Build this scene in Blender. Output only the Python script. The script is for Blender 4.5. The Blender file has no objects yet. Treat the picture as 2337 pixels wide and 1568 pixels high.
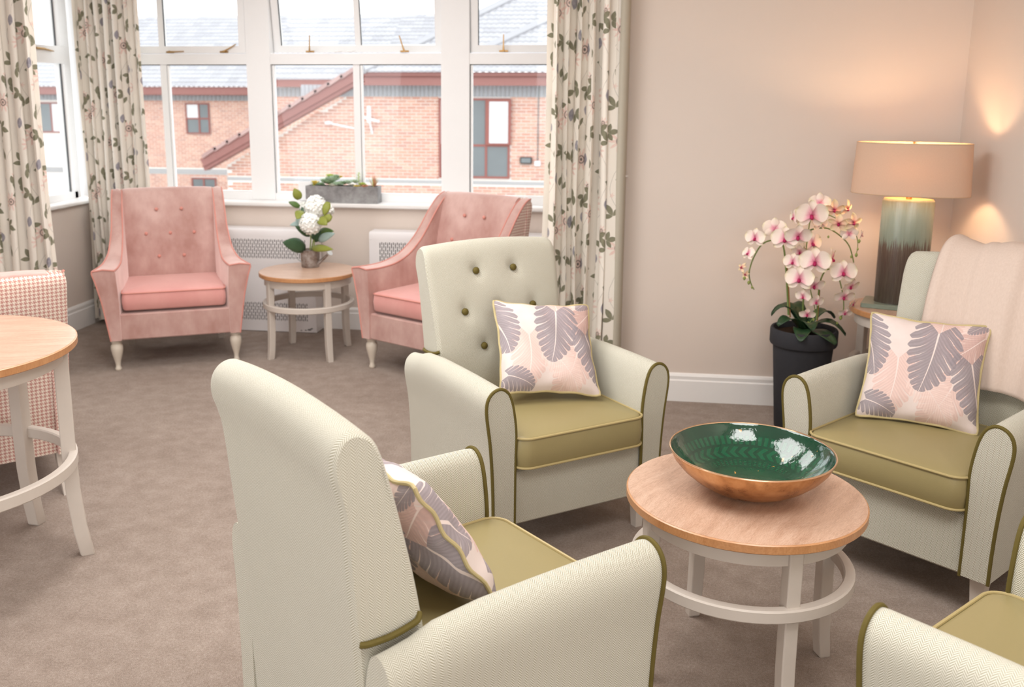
import bpy, math, random
from mathutils import Vector, Matrix
random.seed(7)
S = bpy.context.scene
C = S.collection
PI = math.pi
def R(d): return math.radians(d)

# ------------------------------------------------------------------ camera
EYE = Vector((0.0, 0.0, 1.5))
CA = Vector((0.989657, 0.143396, 0.004102))      # right
CB = Vector((-0.032821, 0.198491, 0.979553))     # up
CC = Vector((-0.139649, 0.969556, -0.201144))    # forward
FPX, PX0, PY0 = 2138.28, 1100.0, 665.0
cam = bpy.data.cameras.new('camera')
cam.sensor_width = 36.0
cam.lens = 36.0 * FPX / 2337
cam.shift_x = (1168.5 - PX0) / 2337
cam.shift_y = -(784.0 - PY0) / 2337
cam.clip_start = 0.05
cam.clip_end = 400
cam.dof.use_dof = True
cam.dof.focus_distance = 2.45
cam.dof.aperture_fstop = 4.5
co = bpy.data.objects.new('camera', cam)
C.objects.link(co)
M = Matrix.Identity(4)
for i in range(3):
    M[i][0], M[i][1], M[i][2], M[i][3] = CA[i], CB[i], -CC[i], EYE[i]
co.matrix_world = M
S.camera = co

# ------------------------------------------------------------------ world, lights, exposure
S.view_settings.view_transform = 'Standard'
S.view_settings.look = 'None'
S.view_settings.gamma = 1.0
S.view_settings.use_curve_mapping = False
S.view_settings.exposure = 0.0
W = bpy.data.worlds.new('overcast_sky'); S.world = W
W.use_nodes = True
_bg = W.node_tree.nodes['Background']
_bg.inputs[0].default_value = (0.95, 0.975, 1.0, 1)
_bg.inputs[1].default_value = 2.8

def area(name, loc, target, sx, sy, power, col):
    l = bpy.data.lights.new(name, 'AREA'); l.shape = 'RECTANGLE'; l.size = sx; l.size_y = sy
    l.energy = power; l.color = col
    o = bpy.data.objects.new(name, l); C.objects.link(o)
    o.location = loc
    d = Vector(target) - Vector(loc)
    o.rotation_euler = d.to_track_quat('-Z', 'Y').to_euler()
    return o
area('daylight_side_window', (-4.1, 0.2, 1.35), (0.0, 1.3, 0.9), 5.4, 2.1, 124, (0.93, 0.97, 1.0))
area('rear_fill', (0.2, -2.85, 1.65), (0.0, 2.5, 0.9), 3.0, 1.6, 70, (0.95, 0.98, 1.0))  # added fill from behind the camera; no window is built there
area('ceiling_fill', (-1.2, 2.6, 2.5), (-1.2, 2.6, 0), 1.4, 1.4, 54, (0.98, 0.97, 0.95))  # unseen panel under the ceiling, fill for the interior
area('ceiling_fill', (-1.7, 4.3, 2.5), (-1.7, 4.3, 0), 1.2, 1.2, 27, (0.98, 0.98, 0.97))  # added fill over the bay to brighten the white window frames
area('ceiling_fill', (0.6, 1.2, 2.5), (0.6, 1.2, 0), 1.0, 1.0, 32, (0.98, 0.97, 0.95))  # second unseen fill panel, over the front of the room

# ------------------------------------------------------------------ pixel helper: a pixel of the 2337x1568 photograph at a known depth -> a point of the room
def ray(x, y): return CA * ((x - PX0) / FPX) - CB * ((y - PY0) / FPX) + CC
def at(x, y, Y):
    v = ray(x, y); return EYE + v * (Y / v.y)
def onz(x, y, z):
    v = ray(x, y); return EYE + v * ((z - 1.5) / v.z)

# ------------------------------------------------------------------ object helpers
def tag(o, label=None, cat=None, group=None, kind=None):
    if label: o['label'] = label
    if cat: o['category'] = cat
    if group: o['group'] = group
    if kind: o['kind'] = kind
    return o
def thing(name, label, cat, loc=(0, 0, 0), rz=0.0, group=None, kind=None):
    o = bpy.data.objects.new(name, None); C.objects.link(o)
    o.empty_display_size = .1
    o.location = loc; o.rotation_euler = (0, 0, rz)
    return tag(o, label, cat, group, kind)
def copy_tree(o, parent=None):
    c = o.copy(); C.objects.link(c); c.parent = parent
    for ch in list(o.children): copy_tree(ch, c)
    return c

class MB:
    """collects quads with uv in metres; build() links ONE mesh object"""
    def __init__(s): s.v = []; s.f = []; s.uv = []; s.mi = []
    def face(s, idx, uv=None, m=0):
        s.f.append(tuple(idx)); s.uv.append(uv if uv else [(0, 0)] * len(idx)); s.mi.append(m)
    def poly(s, pts, m=0, uv=None):
        b = len(s.v); s.v += [tuple(p) for p in pts]
        if uv is None:
            n = (Vector(pts[1]) - Vector(pts[0])).cross(Vector(pts[2]) - Vector(pts[0]))
            if len(pts) > 8:
                n = Vector((0, 0, 0))
                for i in range(len(pts)):
                    n += Vector(pts[i]).cross(Vector(pts[(i + 1) % len(pts)]))
            a = [abs(k) for k in n]; k = a.index(max(a))
            if k == 0: uv = [(p[1], p[2]) for p in pts]
            elif k == 1: uv = [(p[0], p[2]) for p in pts]
            else: uv = [(p[0], p[1]) for p in pts]
        s.face(range(b, b + len(pts)), uv, m)
    def box(s, x0, x1, y0, y1, z0, z1, m=0, bev=0.0):
        if bev > 0:
            rr = [(x0, x1, y0, y1)]
            b = bev
            rings = []
            for z, i in ((z0, b), (z0 + b, 0), (z1 - b, 0), (z1, b)):
                X0, X1, Y0, Y1 = x0 + i, x1 - i, y0 + i, y1 - i
                k = b * .6 if i == 0 else b * .4
                rings.append([(X0 + k, Y0, z), (X1 - k, Y0, z), (X1, Y0 + k, z), (X1, Y1 - k, z), (X1 - k, Y1, z), (X0 + k, Y1, z), (X0, Y1 - k, z), (X0, Y0 + k, z)])
            s.loft(rings, m=m); return
        P = lambda x, y, z: (x, y, z)
        s.poly([P(x0, y0, z0), P(x1, y0, z0), P(x1, y0, z1), P(x0, y0, z1)], m)
        s.poly([P(x1, y1, z0), P(x0, y1, z0), P(x0, y1, z1), P(x1, y1, z1)], m)
        s.poly([P(x1, y0, z0), P(x1, y1, z0), P(x1, y1, z1), P(x1, y0, z1)], m)
        s.poly([P(x0, y1, z0), P(x0, y0, z0), P(x0, y0, z1), P(x0, y1, z1)], m)
        s.poly([P(x0, y0, z1), P(x1, y0, z1), P(x1, y1, z1), P(x0, y1, z1)], m)
        s.poly([P(x0, y1, z0), P(x1, y1, z0), P(x1, y0, z0), P(x0, y0, z0)], m)
    def loft(s, rings, closed=True, caps=True, m=0, uscale=1.0):
        n = len(rings[0]); b = len(s.v)
        for r in rings: s.v += [tuple(p) for p in r]
        us = []
        for r in rings:
            u = [0.0]
            for i in range(n):
                u.append(u[-1] + (Vector(r[(i + 1) % n]) - Vector(r[i])).length)
            us.append(u)
        vv = [0.0]
        for k in range(1, len(rings)):
            d = sum((Vector(rings[k][i]) - Vector(rings[k - 1][i])).length for i in range(0, n, max(1, n // 6)))
            vv.append(vv[-1] + d / len(range(0, n, max(1, n // 6))))
        um = us[len(us) // 2]
        for k in range(len(rings) - 1):
            for i in range(n if closed else n - 1):
                j = (i + 1) % n
                s.face([b + k * n + i, b + k * n + j, b + (k + 1) * n + j, b + (k + 1) * n + i],
                       [(um[i], vv[k]), (um[i + 1], vv[k]), (um[i + 1], vv[k + 1]), (um[i], vv[k + 1])], m)
        if caps and closed:
            s.poly(list(reversed(rings[0])), m); s.poly(rings[-1], m)
    def tube(s, path, r, n=8, m=0, closed=False, caps=True):
        P = [Vector(p) for p in path]; N = len(P)
        rad = r if isinstance(r, (list, tuple)) else [r] * N
        rings = []; up = None
        for i in range(N):
            if closed: t = P[(i + 1) % N] - P[i - 1]
            else: t = P[min(i + 1, N - 1)] - P[max(i - 1, 0)]
            if t.length < 1e-9: t = Vector((0, 0, 1))
            t.normalize()
            if up is None:
                up = Vector((0, 0, 1)) if abs(t.z) < .9 else Vector((1, 0, 0))
            a = up - t * up.dot(t)
            if a.length < 1e-6: a = t.orthogonal()
            a.normalize(); up = a; c = t.cross(a)
            rings.append([P[i] + (a * math.cos(2 * PI * k / n) + c * math.sin(2 * PI * k / n)) * rad[i] for k in range(n)])
        if closed: rings.append(rings[0])
        s.loft(rings, m=m, caps=caps and not closed)
    def lathe(s, prof, n=32, c=(0, 0, 0), m=0, caps=True, sx=1.0, sy=1.0):
        rings = [[(c[0] + r * sx * math.cos(2 * PI * k / n), c[1] + r * sy * math.sin(2 * PI * k / n), c[2] + z) for k in range(n)] for r, z in prof]
        s.loft(rings, m=m, caps=caps)
    def grid(s, P, m=0, uvf=None):
        """P[i][j] points, open grid"""
        b = len(s.v); ni, nj = len(P), len(P[0])
        for row in P: s.v += [tuple(p) for p in row]
        for i in range(ni - 1):
            for j in range(nj - 1):
                q = [(i, j), (i + 1, j), (i + 1, j + 1), (i, j + 1)]
                s.face([b + a * nj + c for a, c in q], [uvf(a, c) for a, c in q] if uvf else None, m)
    def mesh(s, name, mats, smooth=40):
        me = bpy.data.meshes.new(name)
        me.from_pydata(s.v, [], s.f)
        ul = me.uv_layers.new(name='uv')
        flat = [c for f in s.uv for p in f for c in p]
        ul.data.foreach_set('uv', flat)
        me.polygons.foreach_set('material_index', s.mi)
        for m in (mats if isinstance(mats, (list, tuple)) else [mats]): me.materials.append(m)
        if smooth:
            me.polygons.foreach_set('use_smooth', [True] * len(s.f))
            me.set_sharp_from_angle(angle=R(smooth))
        me.update()
        return me
    def build(s, name, mats, parent=None, smooth=40, loc=None):
        o = bpy.data.objects.new(name, s.mesh(name, mats, smooth)); C.objects.link(o)
        if parent: o.parent = parent
        if loc: o.location = loc
        return o

def rrect(w, d, r, z, n=5, cx=0, cy=0):
    p = []
    for sx, sy, a0 in ((1, -1, -90), (1, 1, 0), (-1, 1, 90), (-1, -1, 180)):
        for k in range(n + 1):
            a = R(a0 + 90 * k / n)
            p.append((cx + sx * (w - r) + r * math.cos(a), cy + sy * (d - r) + r * math.sin(a), z))
    return p
def catmull(P, k=6, closed=False):
    P = [Vector(p) for p in P]; n = len(P); out = []
    for i in range(n if closed else n - 1):
        g = lambda j: P[j % n] if closed else P[max(0, min(n - 1, j))]
        a, b, c, d = g(i - 1), g(i), g(i + 1), g(i + 2)
        for t in range(k):
            t /= k
            out.append(.5 * ((2 * b) + (c - a) * t + (2 * a - 5 * b + 4 * c - d) * t * t + (3 * b - a - 3 * c + d) * t ** 3))
    if not closed: out.append(P[-1])
    return out
def interp(tab, x):
    if x <= tab[0][0]: return tab[0][1]
    for (a, b), (c, d) in zip(tab, tab[1:]):
        if x <= c:
            t = (x - a) / (c - a); return b + (d - b) * t
    return tab[-1][1]

# ------------------------------------------------------------------ materials
def srgb(r, g, b):
    f = lambda c: (c / 255 / 12.92) if c / 255 <= .04045 else ((c / 255 + .055) / 1.055) ** 2.4
    return (f(r), f(g), f(b), 1)
class NT:
    def __init__(s, name, rough=.6, spec=.3, metal=0.0):
        s.mat = bpy.data.materials.new(name); s.mat.use_nodes = True
        s.t = s.mat.node_tree; s.n = s.t.nodes; s.l = s.t.links
        s.b = s.n['Principled BSDF']
        s.b.inputs['Roughness'].default_value = rough
        s.b.inputs['Specular IOR Level'].default_value = spec
        s.b.inputs['Metallic'].default_value = metal
    def put(s, inp, val):
        if isinstance(val, (int, float)): inp.default_value = val
        elif isinstance(val, (tuple, list)): inp.default_value = val
        else: s.l.new(val, inp)
    def m(s, op, a, b=None, c=None, clamp=False):
        n = s.n.new('ShaderNodeMath'); n.operation = op; n.use_clamp = clamp
        s.put(n.inputs[0], a)
        if b is not None: s.put(n.inputs[1], b)
        if c is not None: s.put(n.inputs[2], c)
        return n.outputs[0]
    def mix(s, f, a, b):
        n = s.n.new('ShaderNodeMix'); n.data_type = 'RGBA'
        s.put(n.inputs[0], f); s.put(n.inputs[6], a); s.put(n.inputs[7], b)
        return n.outputs[2]
    def noise(s, scale, detail=2.0, rough=.5, vec=None, out=0):
        n = s.n.new('ShaderNodeTexNoise')
        n.inputs['Scale'].default_value = scale; n.inputs['Detail'].default_value = detail
        n.inputs['Roughness'].default_value = rough
        if vec is not None: s.l.new(vec, n.inputs['Vector'])
        return n.outputs[out]
    def coord(s, kind='Object'):
        return s.n.new('ShaderNodeTexCoord').outputs[kind]
    def mapping(s, vec, scale=(1, 1, 1), rot=(0, 0, 0), loc=(0, 0, 0)):
        n = s.n.new('ShaderNodeMapping'); s.l.new(vec, n.inputs[0])
        n.inputs['Scale'].default_value = scale; n.inputs['Rotation'].default_value = rot
        n.inputs['Location'].default_value = loc
        return n.outputs[0]
    def uv(s):
        n = s.n.new('ShaderNodeSeparateXYZ'); s.l.new(s.coord('UV'), n.inputs[0]); return n.outputs[0], n.outputs[1]
    def xyz(s, vec):
        n = s.n.new('ShaderNodeSeparateXYZ'); s.l.new(vec, n.inputs[0]); return n.outputs
    def ramp(s, fac, stops):
        n = s.n.new('ShaderNodeValToRGB'); s.l.new(fac, n.inputs[0])
        e = n.color_ramp.elements
        e[0].position, e[0].color = stops[0]; e[1].position, e[1].color = stops[-1]
        for p, c in stops[1:-1]:
            k = e.new(p); k.color = c
        return n.outputs[0]
    def col(s, v): s.put(s.b.inputs['Base Color'], v); return s
    def bump(s, h, strength=.3, dist=.002):
        n = s.n.new('ShaderNodeBump'); n.inputs['Strength'].default_value = strength; n.inputs['Distance'].default_value = dist
        s.l.new(h, n.inputs['Height']); s.l.new(n.outputs[0], s.b.inputs['Normal']); return s

def plain(name, rgb, rough=.6, spec=.3, metal=0.0, var=.0, vs=20, bump=0.0, bs=300, bd=.001):
    t = NT(name, rough, spec, metal)
    c = srgb(*rgb)
    if var:
        f = t.noise(vs, 3, .6, t.coord())
        t.col(t.mix(f, tuple(k * (1 - var) for k in c[:3]) + (1,), tuple(min(1, k * (1 + var)) for k in c[:3]) + (1,)))
    else: t.col(c)
    if bump: t.bump(t.noise(bs, 2, .5, t.coord()), bump, bd)
    return t.mat

M_wall = plain('wall_paint', (220, 207, 197), .85, .15, var=.02, vs=2, bump=.08, bs=260)
M_ceil = plain('ceiling_paint', (240, 237, 232), .9, .1, var=.01, bump=.05)
M_trim = plain('white_gloss_paint', (242, 240, 238), .35, .4, var=.01, bump=.03, bs=90)
M_frame = plain('white_window_paint', (246, 246, 246), .3, .4, var=.01)
M_greige = plain('greige_furniture_paint', (206, 196, 186), .42, .35, var=.03, vs=30, bump=.05, bs=160)
M_cream = plain('cream_leg_paint', (216, 205, 190), .35, .4, var=.02)
M_metalpanel = plain('white_powder_coat', (236, 232, 232), .4, .4, var=.01)
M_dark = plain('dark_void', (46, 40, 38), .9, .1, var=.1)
M_brass = plain('aged_brass', (168, 132, 84), .32, .5, .9, var=.1, vs=60)
M_seal = plain('grey_glazing_seal', (92, 94, 98), .6, .3, var=.05)

def carpet():
    t = NT('taupe_carpet', .97, .05)
    o = t.coord()
    a = t.noise(420, 2, .7, o); b = t.noise(14, 4, .6, o); c = t.noise(1.6, 2, .5, o); d = t.noise(120, 2, .6, o)
    f = t.m('ADD', t.m('MULTIPLY', a, .55), t.m('ADD', t.m('MULTIPLY', b, .20), t.m('MULTIPLY', d, .22)))
    f = t.m('ADD', f, t.m('MULTIPLY', c, .12))
    f = t.m('ADD', f, .04)
    t.col(t.ramp(f, [(.38, srgb(102, 86, 75)), (.58, srgb(151, 134, 122)), (.78, srgb(194, 179, 168))]))
    t.bump(t.m('ADD', a, t.m('MULTIPLY', d, .6)), .7, .004)
    t.b.inputs['Sheen Weight'].default_value = .15
    return t.mat
M_carpet = carpet()

def herring():
    t = NT('sage_herringbone_weave', .85, .15)
    u, v = t.uv()
    p, s = .0160, .0052
    col = t.m('DIVIDE', u, p)
    fr = t.m('FRACT', col)
    tri = t.m('ABSOLUTE', t.m('MULTIPLY_ADD', fr, 2.0, -1.0))
    half = t.m('GREATER_THAN', fr, .5)
    ph = t.m('ADD', t.m('DIVIDE', v, s), t.m('MULTIPLY', tri, 1.7))
    ph = t.m('ADD', ph, t.m('MULTIPLY', half, .5))
    ph = t.m('ADD', ph, t.m('MULTIPLY', t.noise(40, 2, .5, t.coord('UV')), .5))
    w = t.m('MULTIPLY_ADD', t.m('SINE', t.m('MULTIPLY', ph, 2 * PI)), .9, .55, clamp=True)
    th = t.noise(900, 1, .5, t.coord('UV'))
    w2 = t.m('MULTIPLY', w, t.m('MULTIPLY_ADD', th, .5, .75), clamp=True)
    big = t.noise(9, 2, .5, t.coord('UV'))
    dk = t.mix(big, srgb(142, 136, 111), srgb(155, 149, 124))
    t.col(t.mix(w2, dk, srgb(224, 221, 210)))
    t.bump(w, .55, .0012)
    t.b.inputs['Sheen Weight'].default_value = .2
    return t.mat
M_herring = herring()

def hound():
    t = NT('pink_houndstooth_weave', .85, .12)
    u, v = t.uv()
    k = 1 / .0155
    a = t.m('MULTIPLY', t.m('FRACT', t.m('MULTIPLY', u, k)), 8.0)
    b = t.m('MULTIPLY', t.m('FRACT', t.m('MULTIPLY', v, k)), 8.0)
    wa = t.m('LESS_THAN', a, 4.0); we = t.m('LESS_THAN', b, 4.0)
    tw = t.m('LESS_THAN', t.m('MULTIPLY', t.m('FRACT', t.m('DIVIDE', t.m('ADD', a, b), 4.0)), 4.0), 2.0)
    f = t.m('ADD', t.m('MULTIPLY', tw, wa), t.m('MULTIPLY', t.m('SUBTRACT', 1.0, tw), we))
    n = t.noise(500, 2, .5, t.coord('UV'))
    t.col(t.mix(t.m('MULTIPLY', f, t.m('MULTIPLY_ADD', n, .4, .7), clamp=True), srgb(232, 220, 207), srgb(188, 132, 123)))
    t.bump(n, .3, .001)
    return t.mat
M_hound = hound()

def velvet(name, c0, c1, rough=.55, sheen=1.0):
    t = NT(name, rough, .15)
    o = t.coord()
    f = t.noise(5.5, 4, .62, t.mapping(o, (1, 1, .6)))
    f = t.ramp(f, [(.35, (0, 0, 0, 1)), (.66, (1, 1, 1, 1))])
    t.col(t.mix(f, srgb(*c0), srgb(*c1)))
    t.b.inputs['Sheen Weight'].default_value = sheen
    t.b.inputs['Sheen Roughness'].default_value = .5
    t.b.inputs['Sheen Tint'].default_value = srgb(250, 224, 218)
    t.bump(t.noise(700, 1, .5, o), .12, .0006)
    return t.mat
M_velvet = velvet('dusky_pink_velvet', (174, 132, 123), (204, 170, 162))
M_coral = velvet('coral_pink_upholstery', (212, 148, 142), (220, 160, 153), .42, .7)
M_coralpipe = plain('coral_piping', (212, 146, 134), .6, .2, var=.05)
def vinyl():
    t = NT('olive_tan_vinyl', .42, .42)
    o = t.coord()
    t.col(t.mix(t.noise(3, 2, .5, o), srgb(146, 133, 92), srgb(158, 144, 101)))
    n = t.n.new('ShaderNodeTexVoronoi'); n.inputs['Scale'].default_value = 420; t.l.new(o, n.inputs['Vector'])
    t.bump(n.outputs['Distance'], .18, .0006)
    return t.mat
M_vinyl = vinyl()
M_vpipe = plain('olive_tan_piping', (178, 160, 112), .45, .4, var=.04)
M_olive = plain('olive_velvet_piping', (98, 86, 42), .7, .2, var=.18, vs=50, bump=.1)
M_lightpipe = plain('straw_piping', (190, 174, 130), .6, .25, var=.08, vs=60, bump=.2, bs=900)

def oak(name, c0, c1, c2, rough=.42):
    t = NT(name, rough, .5)
    o = t.coord()
    w1 = t.noise(2.2, 2, .5, o, out=1)
    vm = t.n.new('ShaderNodeVectorMath'); vm.operation = 'MULTIPLY_ADD'
    t.l.new(w1, vm.inputs[0]); vm.inputs[1].default_value = (.10, .10, 0); t.l.new(o, vm.inputs[2])
    vv = vm.outputs[0]
    cath = t.noise(7, 3, .6, t.mapping(vv, (.8, 6.5, 1)))
    fine = t.noise(60, 3, .7, t.mapping(vv, (.9, 10, 1)))
    pores = t.noise(220, 2, .5, t.mapping(vv, (.5, 5, 1)))
    f = t.m('ADD', t.m('MULTIPLY', cath, .34), t.m('ADD', t.m('MULTIPLY', fine, .40), t.m('MULTIPLY', pores, .26)))
    t.col(t.ramp(f, [(.34, srgb(*c0)), (.5, srgb(*c1)), (.64, srgb(*c2))]))
    t.b.inputs['Coat Weight'].default_value = .45
    t.b.inputs['Coat Roughness'].default_value = .28
    t.bump(fine, .06, .0005)
    return t.mat
M_oak = oak('pale_oak_top', (164, 128, 106), (198, 163, 140), (216, 187, 166), .36)
M_oakedge = oak('oak_edging', (172, 118, 74), (190, 136, 90), (202, 150, 104), .35)

def print_leaf(t, u, v, cx, cy, ang, L, Wd):
    c, s_ = math.cos(ang), math.sin(ang)
    du = t.m('SUBTRACT', u, cx); dv = t.m('SUBTRACT', v, cy)
    a = t.m('MULTIPLY_ADD', dv, s_ / L, t.m('MULTIPLY', du, c / L))
    b = t.m('ABSOLUTE', t.m('MULTIPLY_ADD', dv, c / Wd, t.m('MULTIPLY', du, -s_ / Wd)))
    pr = t.m('MULTIPLY', a, t.m('MULTIPLY_ADD', a, -4.0, 4.0))
    return t.m('MULTIPLY', t.m('SUBTRACT', pr, b), 5.0, clamp=True), b
def curtain_mat():
    t = NT('floral_curtain_cotton', .85, .12)
    U, V = t.uv()
    U = t.m('DIVIDE', U, 1.12); V = t.m('DIVIDE', V, 1.12)
    TU, TV = .31, .46
    cu = t.m('FLOOR', t.m('DIVIDE', U, TU))
    V2 = t.m('ADD', V, t.m('MULTIPLY', cu, .19))
    u = t.m('MULTIPLY', t.m('FRACT', t.m('DIVIDE', U, TU)), TU)
    v = t.m('MULTIPLY', t.m('FRACT', t.m('DIVIDE', V2, TV)), TV)
    nz = t.noise(60, 3, .6, t.coord('UV'))
    u = t.m('ADD', u, t.m('MULTIPLY_ADD', t.noise(12, 2, .5, t.coord('UV')), .012, -.006))
    base = t.mix(t.noise(3, 2, .5, t.coord('UV')), srgb(234, 226, 214), srgb(240, 233, 223))
    # flowers
    pink = None; dark = None
    for cx, cy, Rr, n in ((.075, .085, .052, 10), (.235, .315, .047, 10), (.15, .215, .016, 5), (.045, .315, .014, 5), (.20, .43, .03, 9)):
        du = t.m('SUBTRACT', u, cx); dv = t.m('SUBTRACT', v, cy)
        r = t.m('SQRT', t.m('ADD', t.m('MULTIPLY', du, du), t.m('MULTIPLY', dv, dv)))
        th = t.m('ARCTAN2', dv, du)
        lim = t.m('MULTIPLY_ADD', t.m('COSINE', t.m('MULTIPLY', th, float(n))), .28 * Rr, .74 * Rr)
        k = t.m('MULTIPLY', t.m('MULTIPLY', t.m('SUBTRACT', lim, r), 160.0, clamp=True), t.m('MULTIPLY_ADD', nz, 1.0, .25), clamp=True)
        pink = k if pink is None else t.m('MAXIMUM', pink, k)
        if Rr > .025:
            ring = t.m('MULTIPLY_ADD', t.m('ABSOLUTE', t.m('SUBTRACT', r, Rr * .30)), -220.0, 1.0, clamp=True)
            core = t.m('MULTIPLY', t.m('SUBTRACT', Rr * .16, r), 300.0, clamp=True)
            k = t.m('MAXIMUM', ring, core)
            dark = k if dark is None else t.m('MAXIMUM', dark, k)
    green = None; vein = None
    clusters = [(.13, .165, 20, .060, .015), (.05, .225, 120, .06, .014), (.17, .35, 60, .065, .015),
                (.10, .385, 250, .055, .015), (.27, .20, 200, .055, .014), (.26, .09, 330, .052, .014), (.22, .40, 150, .05, .014), (.02, .12, 10, .05, .013)]
    for cx, cy, a0, L, w in clusters:
        for da, q in ((0, 1.0), (62, .85), (-66, .8)):
            k, b = print_leaf(t, u, v, cx, cy, R(a0 + da), L * q, w * q)
            green = k if green is None else t.m('MAXIMUM', green, k)
    pod = None
    for cx, cy, a0, L, w in ((.165, .055, 80, .060, .019), (.285, .385, 100, .055, .018), (.09, .27, 75, .058, .018)):
        k, b = print_leaf(t, u, v, cx, cy, R(a0), L, w)
        pod = k if pod is None else t.m('MAXIMUM', pod, k)
    stem = None
    for c0, A, ph in ((.09, .055, 0.0), (.22, .05, 1.9)):
        cv = t.m('MULTIPLY_ADD', t.m('SINE', t.m('MULTIPLY_ADD', v, 2 * PI / TV, ph)), A, c0)
        k = t.m('MULTIPLY_ADD', t.m('ABSOLUTE', t.m('SUBTRACT', u, cv)), -700.0, 1.1, clamp=True)
        stem = k if stem is None else t.m('MAXIMUM', stem, k)
    c = t.mix(t.m('MULTIPLY', stem, .6), base, srgb(120, 118, 112))
    c = t.mix(t.m('MULTIPLY', pink, .75), c, srgb(226, 184, 174))
    c = t.mix(t.m('MULTIPLY', dark, .85), c, srgb(84, 84, 78))
    gcol = t.mix(nz, srgb(98, 99, 76), srgb(140, 137, 112))
    c = t.mix(t.m('MULTIPLY', green, .92), c, gcol)
    pcol = t.mix(nz, srgb(96, 96, 112), srgb(196, 190, 194))
    c = t.mix(pod, c, pcol)
    t.col(c)
    t.bump(t.noise(800, 1, .5, t.coord('UV')), .15, .0005)
    # thin cloth lets some daylight through
    tr = t.n.new('ShaderNodeBsdfTranslucent'); t.l.new(c, tr.inputs[0])
    mx = t.n.new('ShaderNodeMixShader'); mx.inputs[0].default_value = .07
    out = t.n['Material Output']
    t.l.new(t.b.outputs[0], mx.inputs[1]); t.l.new(tr.outputs[0], mx.inputs[2]); t.l.new(mx.outputs[0], out.inputs[0])
    return t.mat
M_curtain = curtain_mat()
M_lining = plain('grey_curtain_lining', (178, 170, 155), .8, .15, var=.03)

def monstera_mat():
    t = NT('monstera_leaf_print', .8, .15)
    U, V = t.uv()
    nz = t.noise(7, 3, .6, t.coord('UV'))
    base = t.mix(nz, srgb(216, 198, 192), srgb(227, 214, 209))
    fine = t.noise(30, 3, .6, t.mapping(t.coord('UV'), (1, 1, 1)))
    nz2 = t.noise(5, 2, .5, t.coord('UV'))
    c = base
    G = (142, 133, 138); Pk = (210, 176, 167); Lp = (222, 194, 186); Dp = (186, 150, 143)
    # base point (u,v), direction of the tip (deg), length, colour
    leaves = [(.90, 1.0, 245, .62, Lp), (.62, 1.06, 265, .45, Pk), (.98, .86, 225, .40, Dp), (.28, .56, 266, .56, Pk),
              (.78, .36, 240, .50, Pk), (.52, .36, 305, .44, Lp), (-.06, .88, 286, .52, G), (.92, .60, 280, .54, G),
              (.06, .15, 335, .30, G), (.60, .86, 260, .62, G), (.97, 1.03, 225, .20, G)]
    for bx, by, a, L, col in leaves:
        cs, sn = math.cos(R(a)), math.sin(R(a))
        du = t.m('SUBTRACT', U, bx); dv = t.m('SUBTRACT', V, by)
        y = t.m('MULTIPLY_ADD', dv, sn / L, t.m('MULTIPLY', du, cs / L))
        xs = t.m('MULTIPLY_ADD', dv, cs / L, t.m('MULTIPLY', du, -sn / L))
        # midrib bends a little
        xs = t.m('ADD', xs, t.m('MULTIPLY', t.m('MULTIPLY', y, t.m('SUBTRACT', y, 1.0)), .12))
        x = t.m('ABSOLUTE', xs)
        # heart outline, lobes behind the stalk
        yy = t.m('DIVIDE', t.m('SUBTRACT', y, .36), .62)
        w = t.m('MULTIPLY', t.m('SQRT', t.m('MAXIMUM', t.m('SUBTRACT', 1.0, t.m('MULTIPLY', yy, yy)), 0.0)), .39)
        w = t.m('MULTIPLY', w, t.m('MULTIPLY_ADD', y, -.38, 1.12))
        notch = t.m('GREATER_THAN', t.m('ADD', y, t.m('MULTIPLY', x, 1.1)), .0)
        # lobes between the veins
        ph = t.m('MULTIPLY', t.m('SUBTRACT', t.m('ADD', y, t.m('MULTIPLY', nz2, .10)), t.m('MULTIPLY', t.m('MULTIPLY', x, t.m('MULTIPLY_ADD', x, -.8, 1.0)), 1.35)), 6.5)
        fr = t.m('ABSOLUTE', t.m('MULTIPLY_ADD', t.m('FRACT', ph), 2.0, -1.0))
        rel = t.m('DIVIDE', x, t.m('MAXIMUM', w, .01))
        sl = t.m('MULTIPLY_ADD', rel, .34, -.085)
        slit = t.m('LESS_THAN', fr, t.m('MAXIMUM', sl, 0.0))
        edge = t.m('LESS_THAN', rel, t.m('MULTIPLY_ADD', t.m('SQRT', fr), .22, .78))
        mask = t.m('MULTIPLY', t.m('MULTIPLY', t.m('MULTIPLY', edge, notch), t.m('SUBTRACT', 1.0, slit)), t.m('GREATER_THAN', w, .012))
        rib = t.m('LESS_THAN', x, t.m('MULTIPLY_ADD', y, -.010, .013))
        streak = t.noise(26, 2, .6, None)
        lc = srgb(*col); hc = tuple(min(1, q * 1.6 + .03) for q in lc[:3]) + (1,)
        vn = t.m('MULTIPLY', t.m('MULTIPLY_ADD', t.m('SINE', t.m('MULTIPLY', ph, 15.0)), .25, .25), fine)
        body = t.mix(vn, lc, hc)
        body = t.mix(rib, body, srgb(228, 212, 206))
        op = .9 if col is G else .7
        c = t.mix(t.m('MULTIPLY', mask, op), c, body)
    t.col(c)
    t.bump(t.noise(380, 1, .5, t.coord('UV')), .15, .0005)
    return t.mat
M_monstera = monstera_mat()

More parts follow.
